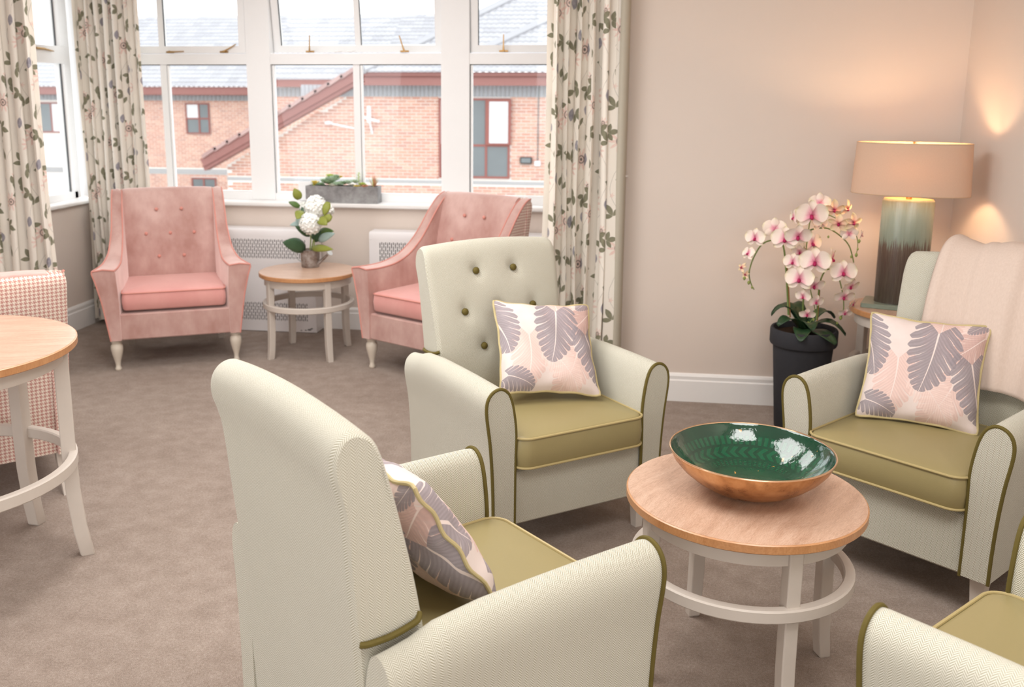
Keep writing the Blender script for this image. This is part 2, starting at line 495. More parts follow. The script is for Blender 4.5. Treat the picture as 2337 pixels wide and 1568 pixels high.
def glass_mat():
    t = NT('window_glass')
    tr = t.n.new('ShaderNodeBsdfTransparent'); tr.inputs[0].default_value = (.96, .97, .97, 1)
    gl = t.n.new('ShaderNodeBsdfGlossy'); gl.inputs['Roughness'].default_value = .02
    lw = t.n.new('ShaderNodeLayerWeight'); lw.inputs[0].default_value = .5
    f5 = t.m('MULTIPLY_ADD', t.m('POWER', lw.outputs['Facing'], 5.0), .5, .016)
    mx = t.n.new('ShaderNodeMixShader'); t.l.new(f5, mx.inputs[0])
    t.l.new(tr.outputs[0], mx.inputs[1]); t.l.new(gl.outputs[0], mx.inputs[2])
    t.l.new(mx.outputs[0], t.n['Material Output'].inputs[0])
    return t.mat
M_glass = glass_mat()

def stuff_var(name, cols, rough=.85, spec=.1, sc=40):
    """colour varies from piece to piece"""
    t = NT(name, rough, spec)
    g = t.n.new('ShaderNodeNewGeometry'); oi = t.n.new('ShaderNodeObjectInfo')
    f = t.m('FRACT', t.m('ADD', g.outputs['Random Per Island'], oi.outputs['Random']))
    n = len(cols)
    c = t.ramp(f, [(i / (n - 1), srgb(*k)) for i, k in enumerate(cols)])
    t.col(t.mix(t.m('MULTIPLY', t.noise(sc, 3, .6, t.coord()), .35), c, srgb(*cols[0])))
    return t.mat
M_brick = stuff_var('orange_red_brick', [(214, 166, 146), (200, 150, 134), (224, 182, 162), (206, 158, 140), (192, 150, 138)])
M_mortar = plain('pale_mortar', (242, 236, 229), .9, .1, var=.05)
M_tile = stuff_var('grey_roof_tile', [(170, 169, 172), (180, 179, 182), (162, 161, 165)], sc=10)
M_vtile = stuff_var('weathered_verge_tile', [(176, 144, 138), (192, 164, 158), (168, 138, 134)])
M_soft = plain('brown_painted_fascia', (150, 104, 98), .6, .3, var=.05)
M_clad = plain('grey_cladding', (170, 172, 176), .6, .2, var=.05)
M_bframe = plain('brown_window_frame', (150, 92, 84), .5, .3, var=.05)
M_bglass = plain('far_window_glass', (110, 116, 118), .15, .6, var=.15, vs=1.5)
M_blind = plain('far_white_blind', (226, 228, 230), .7, .2, var=.02)
M_stone = plain('grey_brick_band', (178, 176, 176), .85, .1, var=.06)

# ------------------------------------------------------------------ the room
WY, SY, FY = 5.867, 5.825, 5.98        # wall face under the window, sill edge, frame face
OY = 4.665                            # wall with the orchid
LX, RX = -3.50, 1.562
def struct(mb, name, mat, smooth=0, parent=None, label=None):
    o = mb.build(name, mat, parent, smooth)
    if parent is None: o['kind'] = 'structure'
    if label: o['label'] = label
    return o
b = MB(); b.box(-4.3, RX + .12, -3.1, 6.25, -.12, 0); struct(b, 'floor', M_carpet, label='taupe wool carpet floor')
b = MB(); b.box(-4.3, RX + .12, -3.1, 6.25, 2.55, 2.67); struct(b, 'ceiling', M_ceil, label='plain ceiling above the frame')
b = MB(); b.box(-4.3, -4.2, -3.1, OY + .12, 0, 2.55); struct(b, 'wall_left', M_wall, label='left wall of the lounge')
b = MB(); b.box(-4.2, RX, -3.1, -3.0, 0, 2.55); struct(b, 'wall_back', M_wall, label='wall behind the camera')
b = MB(); b.box(RX, RX + .12, -3.1, OY + .12, 0, 2.55); struct(b, 'wall_right', M_wall, label='pinkish beige wall right of the lamp corner')
b = MB(); b.box(-.02, RX, OY, OY + .12, 0, 2.55); struct(b, 'wall_orchid', M_wall, label='pinkish beige wall behind the orchid')
b = MB(); b.box(-.02, .10, OY + .12, 6.25, 0, 2.55); struct(b, 'wall_bay_right', M_wall, label='right side wall of the window bay')
b = MB(); b.box(-4.2, LX - .06, OY, OY + .12, 0, 2.55); struct(b, 'wall_front_left', M_wall, label='wall left of the window bay')
b = MB(); b.box(LX, -.02, WY, 6.10, 0, .81); struct(b, 'wall_window', M_wall, label='beige wall under the bay window')
b = MB(); b.box(LX - .2, -.02, WY, 6.10, 2.30, 2.55); struct(b, 'wall_above_window', M_wall)
b = MB(); b.box(LX - .2, LX, OY + .12, 6.10, 0, .81); struct(b, 'wall_bay_left', M_wall, label='beige side wall of the window bay')
b = MB(); b.box(LX - .2, LX, OY + .12, 6.10, 2.30, 2.55); struct(b, 'wall_above_side_window', M_wall)
b = MB(); b.box(LX - .2, LX, OY + .12, 4.90, .81, 2.30); struct(b, 'wall_bay_corner', M_wall)

# skirting boards with a stepped moulding
def skirting(name, p0, p1, nrm, h, label):
    p0 = Vector(p0); p1 = Vector(p1); n = Vector(nrm)
    prof = [(0, 0), (.018, 0), (.018, h * .74), (.012, h * .78), (.014, h * .90), (.009, h * .97), (0, h)]
    mb = MB()
    mb.loft([[p + n * a + Vector((0, 0, z)) for a, z in prof] for p in (p0, p1)])
    o = mb.build(name, M_trim, None, 20); o['kind'] = 'structure'; o['label'] = label
skirting('baseboard_orchid', (-.02, OY, 0), (RX, OY, 0), (0, -1, 0), .146, 'white skirting board under the orchid wall')
skirting('baseboard_right', (RX, -3.0, 0), (RX, OY, 0), (-1, 0, 0), .146, 'white skirting board on the right wall')
skirting('baseboard_window', (LX, WY, 0), (-.02, WY, 0), (0, -1, 0), .146, 'white skirting board under the window')
skirting('baseboard_left', (LX, OY + .12, 0), (LX, WY, 0), (1, 0, 0), .160, 'white skirting board in the bay corner')
skirting('baseboard_bay_right', (-.02, OY + .12, 0), (-.02, WY, 0), (-1, 0, 0), .146, 'white skirting board right side of the bay')

def sill(name, x0, x1, y0, y1, label):
    mb = MB(); mb.box(x0, x1, y0, y1, .808, .836, bev=.007)
    o = mb.build(name, M_trim, None, 30); o['kind'] = 'structure'; o['label'] = label
sill('trim_1', LX - .02, -.02, SY, 5.99, 'white window sill under the bay window')
sill('trim_2', LX - .12, LX + .03, 4.90, SY, 'white window sill of the side window')

# ------------------------------------------------------------------ windows
Z0, ZT0, ZT1, ZH = .836, 1.714, 1.781, 2.30
def stay(parent, x, y, z, ang, rev=False):
    """brass casement stay: plate, pivot and an arm standing up or lying down"""
    mb = MB()
    mb.box(x - .028, x + .028, y - .007, y, z - .006, z + .006, bev=.002)
    mb.tube([(x, y - .004, z), (x, y - .018, z + .002)], .007)
    d = Vector((math.sin(ang), 0, math.cos(ang)))
    p = Vector((x, y - .016, z))
    mb.tube([p, p + d * .03, p + d * .10], [.007, .0045, .0035], n=6)
    o = mb.build('stay', M_brass, parent); return o
def sash(parent, x0, x1, ang, bar=None):
    """top hung sash: rails, pane, optional glazing bar; hinge line at the head"""
    h = ZH - .02 - (ZT1 + .004)
    fr = MB(); t = .045
    fr.box(x0, x1, 0, .05, -t, 0); fr.box(x0, x1, 0, .05, -h, -h + t)
    fr.box(x0, x0 + t, 0, .05, -h + t, -t); fr.box(x1 - t, x1, 0, .05, -h + t, -t)
    if bar: fr.box(bar - .018, bar + .018, .005, .045, -h + t, -t)
    o = fr.build('sash', M_frame, parent, 0)
    o.location = (0, FY - .002, ZH - .02); o.rotation_euler = (ang, 0, 0)
    g = MB(); g.box(x0 + t - .004, x1 - t + .004, .022, .028, -h + t - .004, -t + .004); g.build('pane', M_glass, o, 0)
    g = MB()
    xs = [(x0 + t, bar - .018), (bar + .018, x1 - t)] if bar else [(x0 + t, x1 - t)]
    for a, c in xs:
        g.box(a, a + .005, .012, .021, -h + t, -t)
    g.build('seal', M_seal, o, 0)
    return o
def window_unit(n, x0, x1, bar, ang, stays, label):
    w = thing('window_%d' % n, label, None, kind='structure')
    f = MB()
    y0, y1 = FY, FY + .075
    f.box(x0, x1, y0, y1, Z0, .880); f.build('bottom_rail', M_frame, w, 0)
    f = MB(); f.box(x0, x1, y0 - .006, y1, ZT0, ZT1); f.build('transom', M_frame, w, 0)
    f = MB(); f.box(x0, x1, y0, y1, ZH - .02, ZH); f.build('head', M_frame, w, 0)
    if bar:
        f = MB(); f.box(bar - .022, bar + .022, y0 + .01, y1 - .01, .880, ZT0); f.build('glazing_bar', M_frame, w, 0)
    xs = [(x0, bar - .022), (bar + .022, x1)] if bar else [(x0, x1)]
    for a, c in xs:
        g = MB(); g.box(a, c, FY + .035, FY + .041, .880, ZT0); g.build('pane', M_glass, w, 0)
        g = MB(); g.box(a, a + .006, FY + .022, FY + .034, .880, ZT0); g.box(a, c, FY + .022, FY + .034, ZT0 - .005, ZT0)
        g.build('seal', M_seal, w, 0)
        g = MB(); g.box(a + .006, a + .018, FY + .005, FY + .03, .880, ZT0 - .006)
        g.box(a + .018, c, FY + .005, FY + .03, .880, .893); g.build('bead', M_frame, w, 0)
    s = sash(w, x0 + .004, x1 - .004, ang, bar)
    for x, a in stays: stay(w, x, FY - .006, ZT1 + .012, a)
    return w
def post(n, x0, x1, label):
    f = MB(); f.box(x0, x1, FY - .012, FY + .09, Z0, ZH, bev=.004)
    o = f.build('trim_%d' % n, M_frame, None, 30); o['kind'] = 'structure'; o['label'] = label
window_unit(1, LX - .06, -2.412, -2.995, R(0), [(-2.56, R(62)), (-2.93, R(88))], 'white framed window behind the left pink armchair')
window_unit(2, -2.250, -1.127, -1.683, R(8), [(-1.98, R(2)), (-1.36, R(-18))], 'middle white window with its top sash hung open')
window_unit(3, -.945, -.02, None, R(2.6), [(-.73, R(0))], 'white framed window beside the right curtain')
post(3, -2.412, -2.250, 'broad white post left of the planter')
post(4, -1.127, -.945, 'broad white post behind the right pink armchair')
post(5, LX - .2, LX - .045, 'white corner post of the bay')
# small catches on the transoms
def catch(x):
    mb = MB(); mb.box(x - .014, x + .014, FY - .018, FY - .006, ZT1 + .006, ZT1 + .018, bev=.003)
    mb.tube([(x + .012, FY - .014, ZT1 + .014), (x + .04, FY - .02, ZT1 + .016)], .004, n=6)
    return mb.build('catch', M_frame, bpy.data.objects['window_2'])
catch(-1.80); catch(-1.72)
# side window of the bay, seen steeply
w4 = thing('window_4', 'narrow side window seen between the two left curtains', None, kind='structure')
SX = LX - .10
f = MB(); f.box(SX - .075, SX, 4.90, 5.87, Z0, .880); f.build('bottom_rail', M_frame, w4, 0)
f = MB(); f.box(SX - .075, SX + .006, 4.90, 5.87, ZT0, ZT1); f.build('transom', M_frame, w4, 0)
f = MB(); f.box(SX - .075, SX, 4.90, 5.87, ZH - .02, ZH); f.build('head', M_frame, w4, 0)
f = MB(); f.box(SX - .075, SX, 5.835, 5.90, Z0, ZH); f.build('jamb', M_frame, w4, 0)
f = MB(); f.box(SX - .075, SX, 4.90, 4.95, Z0, ZH); f.build('jamb', M_frame, w4, 0)
g = MB(); g.box(SX - .041, SX - .035, 4.95, 5.835, .880, ZT0); g.build('pane', M_glass, w4, 0)
g = MB(); g.box(SX - .041, SX - .035, 4.95, 5.80, ZT1 + .04, ZH - .02); g.build('pane', M_glass, w4, 0)
g = MB(); g.box(SX - .034, SX - .026, 5.829, 5.835, .880, ZT0); g.box(SX - .034, SX - .026, 5.794, 5.80, ZT1 + .04, ZH - .02); g.build('seal', M_seal, w4, 0)
f = MB(); f.box(SX - .05, SX + .004, 4.95, 5.835, ZT1, ZT1 + .042); f.box(SX - .05, SX + .004, 5.80, 5.84, ZT1 + .04, ZH - .02); f.build('sash', M_frame, w4, 0)
mb = MB(); mb.tube([(SX + .014, 5.52, ZT1 + .018), (SX + .018, 5.60, ZT1 + .016), (SX + .016, 5.70, ZT1 + .006)], [.008, .007, .003], n=8); mb.build('stay', M_brass, w4)

# ------------------------------------------------------------------ outside: brick building beyond the courtyard
b = MB(); b.box(-60, 40, 6.4, 90, -3.7, -3.5)
g0 = b.build('ground', plain('courtyard_paving', (150, 146, 140), .9, .1, var=.1, vs=1), None, 0); g0['kind'] = 'structure'
house = thing('brick_building', 'orange brick building with grey tiled roof across the courtyard', 'building', (0, 0, 0))
def far_wall(px0, px1, pyt, Y, zb=-3.5, depth=4.0, name='wall'):
    x0 = at(px0, 300, Y).x; x1 = at(px1, 300, Y).x; zt = at((px0 + px1) / 2, pyt, Y).z
    mb = MB(); mb.box(x0, x1, Y, Y + depth, zb, zt); mb.build(name, M_mortar, house, 0)
    return x0, x1, zt
BL, BH, BJ = .212, .060, .014
brick_me = None
def brick_mesh():
    mb = MB(); d = .004
    x, z = BL / 2, BH / 2
    a = [(-x, 0, -z), (x, 0, -z), (x, 0, z), (-x, 0, z)]
    c = [(-x + d, -.010, -z + d), (x - d, -.010, -z + d), (x - d, -.010, z - d), (-x + d, -.010, z - d)]
    for i in range(4):
        j = (i + 1) % 4; mb.poly([a[i], a[j], c[j], c[i]])
    mb.poly(c)
    return mb.mesh('brick', M_brick, 0)
def lay(Y, x0, x1, z0, z1, inside, holes, single, parent=None):
    """courses of bricks on the plane Y; bricks for which single() holds become objects"""
    global brick_me
    if brick_me is None: brick_me = brick_mesh()
    rest = MB(); n1 = 0
    row = 0; z = z0
    while z < z1:
        x = x0 + (0 if row % 2 else .1125)
        while x < x1:
            cx, cz = x, z
            a_, e_ = cx - BL / 2, cx + BL / 2
            ok = inside(cx, cz)
            for h in holes:
                if h[2] - .03 < cz < h[3] + .03:
                    if a_ >= h[0] and e_ <= h[1]: ok = False
                    elif a_ < h[0] < e_: e_ = h[0] - .01
                    elif a_ < h[1] < e_: a_ = h[1] + .01
            if ok and e_ - a_ > .03:
                full = e_ - a_ > BL - .001
                if full and n1 < 290 and single(cx, cz):
                    o = bpy.data.objects.new('brick', brick_me); C.objects.link(o); o.parent = house
                    o.location = (cx, Y, cz); n1 += 1
                else:
                    mx_ = (a_ + e_) / 2; hx, hz, d = (e_ - a_) / 2, BH / 2, .004
                    q = len(rest.v)
                    rest.v += [(mx_ - hx, Y, cz - hz), (mx_ + hx, Y, cz - hz), (mx_ + hx, Y, cz + hz), (mx_ - hx, Y, cz + hz),
                               (mx_ - hx + d, Y - .01, cz - hz + d), (mx_ + hx - d, Y - .01, cz - hz + d), (mx_ + hx - d, Y - .01, cz + hz - d), (mx_ - hx + d, Y - .01, cz + hz - d)]
                    for fc in ((4, 5, 6, 7), (0, 1, 5, 4), (1, 2, 6, 5), (2, 3, 7, 6), (3, 0, 4, 7)):
                        rest.face([q + k for k in fc])
            x += BL + BJ
        z += BH + BJ; row += 1
    o = rest.build('brickwork', M_brick, house, 0); o['kind'] = 'stuff'
    return n1
# right wing, nearest, with the sloping verge (22 m away)
YC = 22.0
P = lambda x, y, Y=YC: at(x, y, Y)
xl, xr = P(518, 380).x, 3.0
ze = P(1045, 193).z                  # top of the wall, underside of the eaves
ap = P(838, 186); lo = P(508, 372)
prof = [(xl, -3.5), (xr, -3.5), (xr, ze), (ap.x, ze), (xl, lo.z - .05)]
mb = MB()
mb.loft([[(x, y, z) for x, z in prof] for y in (YC, YC + 5.0)])
mb.build('wall', M_mortar, house, 0)
def slope_z(x): return lo.z + (ap.z - lo.z) * (x - lo.x) / (ap.x - lo.x) - .08
clad_top, clad_bot = P(1100, 194).z, P(1100, 221).z
def inC(x, z):
    if x < xl + .1: return False
    if x < ap.x + .1 and z > slope_z(x) - .02: return False
    return z < (clad_bot - .02 if x > P(690, 200).x else 9)
wr = [P(1002, 224).x, P(1014, 224).x, P(1165, 224).x]
wtop, wbot = P(1110, 224).z, P(1110, 407).z
band = P(1040, 411).z; b2 = band - .10
holes = [(wr[0] + .0, wr[2] + .0, wbot - .08, wtop + .03), (-99, 99, b2, band)]
x640, x1000 = P(636, 300).x, P(1000, 300).x
lay(YC - .002, xl + .12, 1.2, -1.3, ze, inC, holes, lambda x, z: x640 < x < P(815, 300).x and -.2 < z < 1.45 or P(1172, 300).x < x < P(1240, 300).x and -.2 < z < 1.5)
mb = MB(); mb.box(xl, xr, YC - .02, YC, b2 + .01, band - .01); mb.build('stone_band', M_stone, house, 0)
# cladding strip of narrow boards under the eaves
mb = MB(); xc = P(688, 200).x
x = xc
while x < 1.5:
    if x > ap.x - .2 or True:
        mb.box(x, x + .085, YC - .03, YC - .004, clad_bot, clad_top)
    x += .1
o = mb.build('cladding', M_clad, house, 0); o['kind'] = 'stuff'
# eaves: soffit, gutter and fascia
zg = P(1100, 176).z
mb = MB(); mb.box(P(842, 180).x, xr, YC - .42, YC - .38, clad_top - .02, zg + .10); mb.build('fascia', M_soft, house, 0)
mb = MB(); mb.box(P(842, 180).x, xr, YC - .40, YC, clad_top - .01, clad_top + .02); mb.build('soffit', M_soft, house, 0)
mb = MB(); mb.loft([[(x, YC - .44 + .055 * math.cos(a), zg + .05 + .055 * math.sin(a)) for a in [R(180 + 18 * k) for k in range(11)]] for x in (P(842, 180).x, xr)], closed=False); mb.build('gutter', M_soft, house, 30)
# verge board going down to the left, with its own tiles
def beam(p, q, w, h, y0, y1, name, mat, par=house):
    d = Vector((q[0] - p[0], 0, q[1] - p[1])).normalized(); n = Vector((-d.z, 0, d.x))
    mb = MB(); r = []
    for e in (p, q):
        E_ = Vector((e[0], 0, e[1]))
        r.append([E_ + Vector((0, y0, 0)), E_ + n * h + Vector((0, y0, 0)), E_ + n * h + Vector((0, y1, 0)), E_ + Vector((0, y1, 0))])
    mb.loft(r); return mb.build(name, mat, par, 0)
v0, v1 = P(480, 378), P(850, 168)
beam((v0.x, v0.z + .0), (v1.x, v1.z + .0), 0, .20, YC - .36, YC - .30, 'verge_board', M_soft)
beam((v0.x, v0.z - .10), (v1.x, v1.z - .10), 0, .14, YC - .33, YC - .02, 'verge_soffit', M_soft)
dv = (v1 - v0); nt = 13
for k in range(nt):
    a = v0 + dv * (k / nt); c = v0 + dv * ((k + 1.12) / nt)
    beam((a.x, a.z + .20), (c.x, c.z + .235), 0, .085, YC - .40, YC + .1, 'verge_tile', M_vtile)
# roofs
def roman_tile(w=.30, l=.30, rolls=2, nseg=9):
    """one interlocking tile: lies in local x (across) and y (up the slope)"""
    mb = MB(); top = []; bot = []
    for i in range(nseg + 1):
        t = i / nseg; x = -w / 2 + w * t
        h = .022 * (.5 - .5 * math.cos(2 * PI * rolls * t))
        top.append((x, h))
    P_ = [[(x, 0, h + .022) for x, h in top], [(x, l * 1.06, h) for x, h in top]]
    mb.grid([[P_[0][i], P_[1][i]] for i in range(nseg + 1)])
    mb.grid([[(x, 0, h + .022), (x, 0, h - .004)][::-1] for x, h in top])
    return mb
tile_me = roman_tile().mesh('tile', M_tile, 50)
def roof(x0, x1, yb, zb, pitch, rows, left_cut, single_rows, limit, name='roof_tiles', gauge=.27, wd=.30):
    src = roman_tile(); rest = MB(); n1 = 0
    cp, sp = math.cos(pitch), math.sin(pitch)
    for r in range(rows):
        y = yb + r * gauge * cp; z = zb + r * gauge * sp
        x = x0
        while x < x1:
            if left_cut(x, z):
                if r in single_rows and n1 < limit:
                    o = bpy.data.objects.new('tile', tile_me); C.objects.link(o); o.parent = house
                    o.location = (x, y, z); o.rotation_euler = (pitch, 0, 0); n1 += 1
                else:
                    q = len(rest.v)
                    rest.v += [(x + a * wd / .30, y + c * cp - d * sp, z + c * sp + d * cp) for a, c, d in src.v]
                    for fc in src.f: rest.face([q + k for k in fc])
            x += wd
    o = rest.build(name, M_tile, house, 50); o['kind'] = 'stuff'
ridge = at(600, 41, 30.0)
ze_t = P(1100, 166).z
pc = R(27)
hipA, hipB = P(845, 150), None
def cutC(x, z):
    # hip line rises from the left end of the eaves towards the upper right
    return x > P(840, 170).x + (z - ze_t) * 1.55
roof(P(835, 170).x, 2.0, YC - .45, ze_t, pc, 22, cutC, (0, 1, 2, 3, 4, 5, 6, 7, 8, 9), 280)
def line_tube(pts, r, name, mat):
    mb = MB(); mb.tube(pts, r, n=8); return mb.build(name, mat, house)
hx0 = P(840, 170).x
line_tube([(hx0 + k * .27 * math.sin(pc) * 1.55, YC - .45 + k * .27 * math.cos(pc), ze_t + k * .27 * math.sin(pc) + .05) for k in range(23)], .10, 'hip_tiles', M_tile)
hx1 = P(1010, 170).x
line_tube([(hx1 + k * .27 * math.sin(pc) * 1.75, YC - .45 + k * .27 * math.cos(pc), ze_t + k * .27 * math.sin(pc) + .05) for k in range(4, 23)], .10, 'hip_tiles', M_tile)
# windows of the right wing
def far_window(x0, x1, z0, z1, Y, mull, split, panes, name='window'):
    mb = MB(); t = .05
    mb.box(x0, x1, Y - .05, Y - .01, z0, z0 + t); mb.box(x0, x1, Y - .05, Y - .01, z1 - t, z1)
    mb.box(x0, x0 + t, Y - .05, Y - .01, z0 + t, z1 - t); mb.box(x1 - t, x1, Y - .05, Y - .01, z0 + t, z1 - t)
    for m_ in mull: mb.box(m_ - t / 2, m_ + t / 2, Y - .05, Y - .01, z0 + t, z1 - t)
    for s_ in split: mb.box(x0 + t, x1 - t, Y - .047, Y - .013, s_ - t / 2, s_ + t / 2)
    w = mb.build(name, M_bframe, house, 0)
    xs = [x0] + list(mull) + [x1]; zs = [z0] + list(split) + [z1]; i = 0
    for a, c in zip(xs, xs[1:]):
        for d, e in zip(zs, zs[1:]):
            g = MB(); g.box(a + t / 2, c - t / 2, Y - .03, Y - .02, d + t / 2, e - t / 2)
            g.build('pane', panes[i % len(panes)], w, 0); i += 1
    return w
zm = P(1110, 332).z
far_window(P(1030, 300).x, wr[2], wbot, wtop, YC, [P(1110, 300).x], [zm], [M_bglass, M_bglass, M_bglass, M_blind])
far_window(wr[0], wr[0] + .30, wbot, wtop, YC, [], [zm], [M_bglass, M_blind])
mb = MB(); mb.box(P(1110, 300).x, wr[2] + .03, YC - .10, YC - .05, zm + .02, wtop - .02); mb.build('open_casement', M_bframe, house, 0)
mb = MB(); mb.box(P(1118, 300).x, P(1160, 300).x, YC - .112, YC - .10, P(1110, 326).z, P(1110, 232).z); mb.build('white_pane', M_blind, house, 0)
# small fittings on the brick wall
mb = MB(); c = P(1201, 366); mb.box(c.x - .14, c.x + .14, YC - .10, YC - .01, c.z - .08, c.z + .08, bev=.02)
fl = mb.build('floodlight', plain('black_floodlight_case', (60, 58, 60), .5, .3, var=.05), house)
mb = MB(); mb.box(c.x - .11, c.x + .11, YC - .108, YC - .10, c.z - .05, c.z + .06); mb.build('lens', M_bglass, fl, 0)
mb = MB(); c = P(1227, 373); mb.box(c.x - .07, c.x + .07, YC - .07, YC - .01, c.z - .06, c.z + .06, bev=.01); mb.build('junction_box', M_blind, house)
mb = MB(); mb.tube([(c.x, YC - .03, c.z), (c.x, YC - .03, P(1230, 190).z)], .012, n=6); mb.build('cable', M_bglass, house)
mb = MB(); c0 = P(750, 281, 21.8); c1 = P(808, 293, 21.9)
mb.tube([c0, c1], .022, n=6); mb.lathe([(.02, -.05), (.09, -.02), (.10, .02), (.04, .05)], 12, c=c0); mb.build('wall_bracket', M_blind, house)
mb = MB(); c0 = P(842, 242, 21.8); c1 = P(842, 300, 21.95)
mb.tube([c0, P(842, 280, 21.8)], .05, n=6); mb.tube([P(830, 268, 21.8), P(866, 278, 21.8)], .03, n=6); mb.tube([P(844, 280, 21.9), P(850, 305, 21.95)], .025, n=6); mb.build('aerial', M_blind, house)
# rear wing on the left (30 m away)
YB = 30.0
PB = lambda x, y: at(x, y, YB)
mb = MB(); mb.box(-34, PB(1000, 300).x, YB, YB + 6, -3.5, PB(500, 212).z); mb.build('wall', M_mortar, house, 0)
zb0, zb1 = PB(480, 432).z, PB(480, 230).z
wB = (PB(425, 270).x, PB(480, 270).x, PB(450, 306).z, PB(450, 235).z)
bandB = (PB(460, 398).z, PB(460, 386).z)
wB2 = (PB(430, 270).x, PB(487, 270).x, PB(450, 470).z, PB(450, 405).z)
lay(YB - .002, PB(180, 300).x, PB(845, 300).x, PB(500, 452).z, zb1, lambda x, z: True, [wB, (-99, 99, bandB[0], bandB[1]), wB2], lambda x, z: False)
mb = MB(); mb.box(-34, PB(1000, 300).x, YB - .02, YB, bandB[0], bandB[1]); mb.build('stone_band', M_stone, house, 0)
mb = MB(); x = -30
while x < PB(1000, 300).x:
    mb.box(x, x + .12, YB - .03, YB - .004, PB(500, 230).z, PB(500, 210).z); x += .14
o = mb.build('cladding', M_clad, house, 0); o['kind'] = 'stuff'
far_window(wB[0], wB[1], wB[2], wB[3], YB, [(wB[0] + wB[1]) / 2 + .05], [(wB[2] + wB[3]) / 2], [M_bglass, M_blind, M_bglass, M_bglass])
far_window(wB2[0], wB2[1], wB2[2], wB2[3], YB, [(wB2[0] + wB2[1]) / 2], [], [M_bglass])
far_window(PB(118, 270).x - .6, PB(160, 270).x - .2, wB[2], wB[3], YB, [PB(138, 270).x - .3], [], [M_bglass, M_blind])
zgB = PB(500, 207).z
mb = MB(); mb.box(-34, PB(1000, 300).x, YB - .5, YB - .45, zgB - .13, zgB + .12); mb.build('fascia', M_soft, house, 0)
mb = MB(); mb.box(-34, PB(1000, 300).x, YB - .48, YB, zgB - .15, zgB - .12); mb.build('soffit', M_soft, house, 0)
pB = R(30)
roof(-20, PB(1010, 300).x, YB - .55, zgB + .12, pB, 19, lambda x, z: True, (), 0, wd=.34)
# gable infill between the wings (24.5 m away)
YM = 25.0
PM = lambda x, y: at(x, y, YM)
mb = MB(); mb.box(PM(612, 300).x, PM(860, 300).x, YM, YM + 4.4, -3.5, PM(700, 184).z); mb.build('wall', M_mortar, house, 0)
lay(YM - .002, PM(612, 300).x + .12, PM(860, 300).x - .1, PM(700, 330).z, PM(700, 222).z, lambda x, z: True, [], lambda x, z: False)
mb = MB(); x = PM(612, 300).x
while x < PM(860, 300).x:
    mb.box(x, x + .1, YM - .03, YM - .004, PM(700, 221).z, PM(700, 200).z); x += .12
o = mb.build('cladding', M_clad, house, 0); o['kind'] = 'stuff'
mb = MB(); mb.box(PM(605, 300).x, PM(860, 300).x, YM - .45, YM - .40, PM(700, 199).z, PM(700, 182).z); mb.build('fascia', M_soft, house, 0)
roof(PM(607, 300).x + .1, PM(862, 300).x, YM - .5, PM(700, 181).z, pB, 14, lambda x, z: x < PM(862, 300).x, (), 0)

# ------------------------------------------------------------------ radiator covers
def radiator(x0, x1, y0, label, scuff=False):
    y1 = WY - .018
    w = x1 - x0
    t = thing('radiator_cover', label, 'radiator cover', (x0, y0, 0), 0, 'radiator covers under the bay window')
    top = .675
    b_ = MB()
    # casing: two cheeks, top with rounded front, plain front zones
    b_.box(0, .018, 0, y1 - y0, .004, top - .051); b_.box(w - .018, w, 0, y1 - y0, .004, top - .051)
    b_.build('side_panel', M_metalpanel, t, 0)
    b_ = MB(); b_.loft([[(x, y, z) for y, z in ((0, top - .05), (0, top - .02), (.006, top - .006), (.02, top), (y1 - y0, top), (y1 - y0, top - .0505))] for x in (0, w)])
    b_.build('top_panel', M_metalpanel, t, 30)
    bands = ((.485, .611), (.075, .195))
    f_ = MB(); f_.box(.018, w - .018, 0, .012, .195, .485); f_.box(.018, w - .018, 0, .012, .611, top - .05); f_.box(.018, w - .018, 0, .012, .004, .075)
    f_.build('front_panel', M_metalpanel, t, 0)
    g_ = MB(); P0 = .0125
    for z0, z1 in bands:
        g_.box(.018, .06, 0, .012, z0, z1); g_.box(w - .06, w - .018, 0, .012, z0, z1)
        n = int((w - .12) / P0)
        sl = (z1 - z0) / 3
        for i in range(n):
            x = .06 + i * (w - .12) / n
            g_.box(x, x + P0 * .56, 0, .004, z0, z1)
            off = (0, .5)[i % 2]
            for k in range(4):
                zz = z0 + (k + off - .0) * sl
                a = max(z0, zz - .004); c_ = min(z1, zz + .004)
                if c_ > a: g_.box(x + P0 * .56, x + P0, 0, .004, a, c_)
    o = g_.build('grille', M_metalpanel, t, 0); o['kind'] = 'stuff'
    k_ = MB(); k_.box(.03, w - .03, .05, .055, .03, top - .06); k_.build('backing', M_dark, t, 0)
    if scuff:
        k_ = MB()
        for a, c_, r in ((w - .05, .022, .010), (w - .075, .018, .006), (w - .035, .030, .007), (w - .105, .016, .005)):
            k_.lathe([(r, 0), (r * .6, .0008)], 9, c=(0, 0, 0)); 
            q = len(k_.v) - 18
            for i in range(q, len(k_.v)):
                vx, vy, vz = k_.v[i]; k_.v[i] = (a + vx * 1.4, -.0004 - vz, c_ + vy * .6)
        k_.build('scuff_mark', plain('scuffed_metal', (120, 116, 116), .6, .3, var=.3), t)
    return t
radiator(-2.93, -1.906, 5.707, 'white perforated radiator cover behind the watering can table', True)
radiator(-1.545, -.30, 5.707, 'white perforated radiator cover behind the right pink armchair')

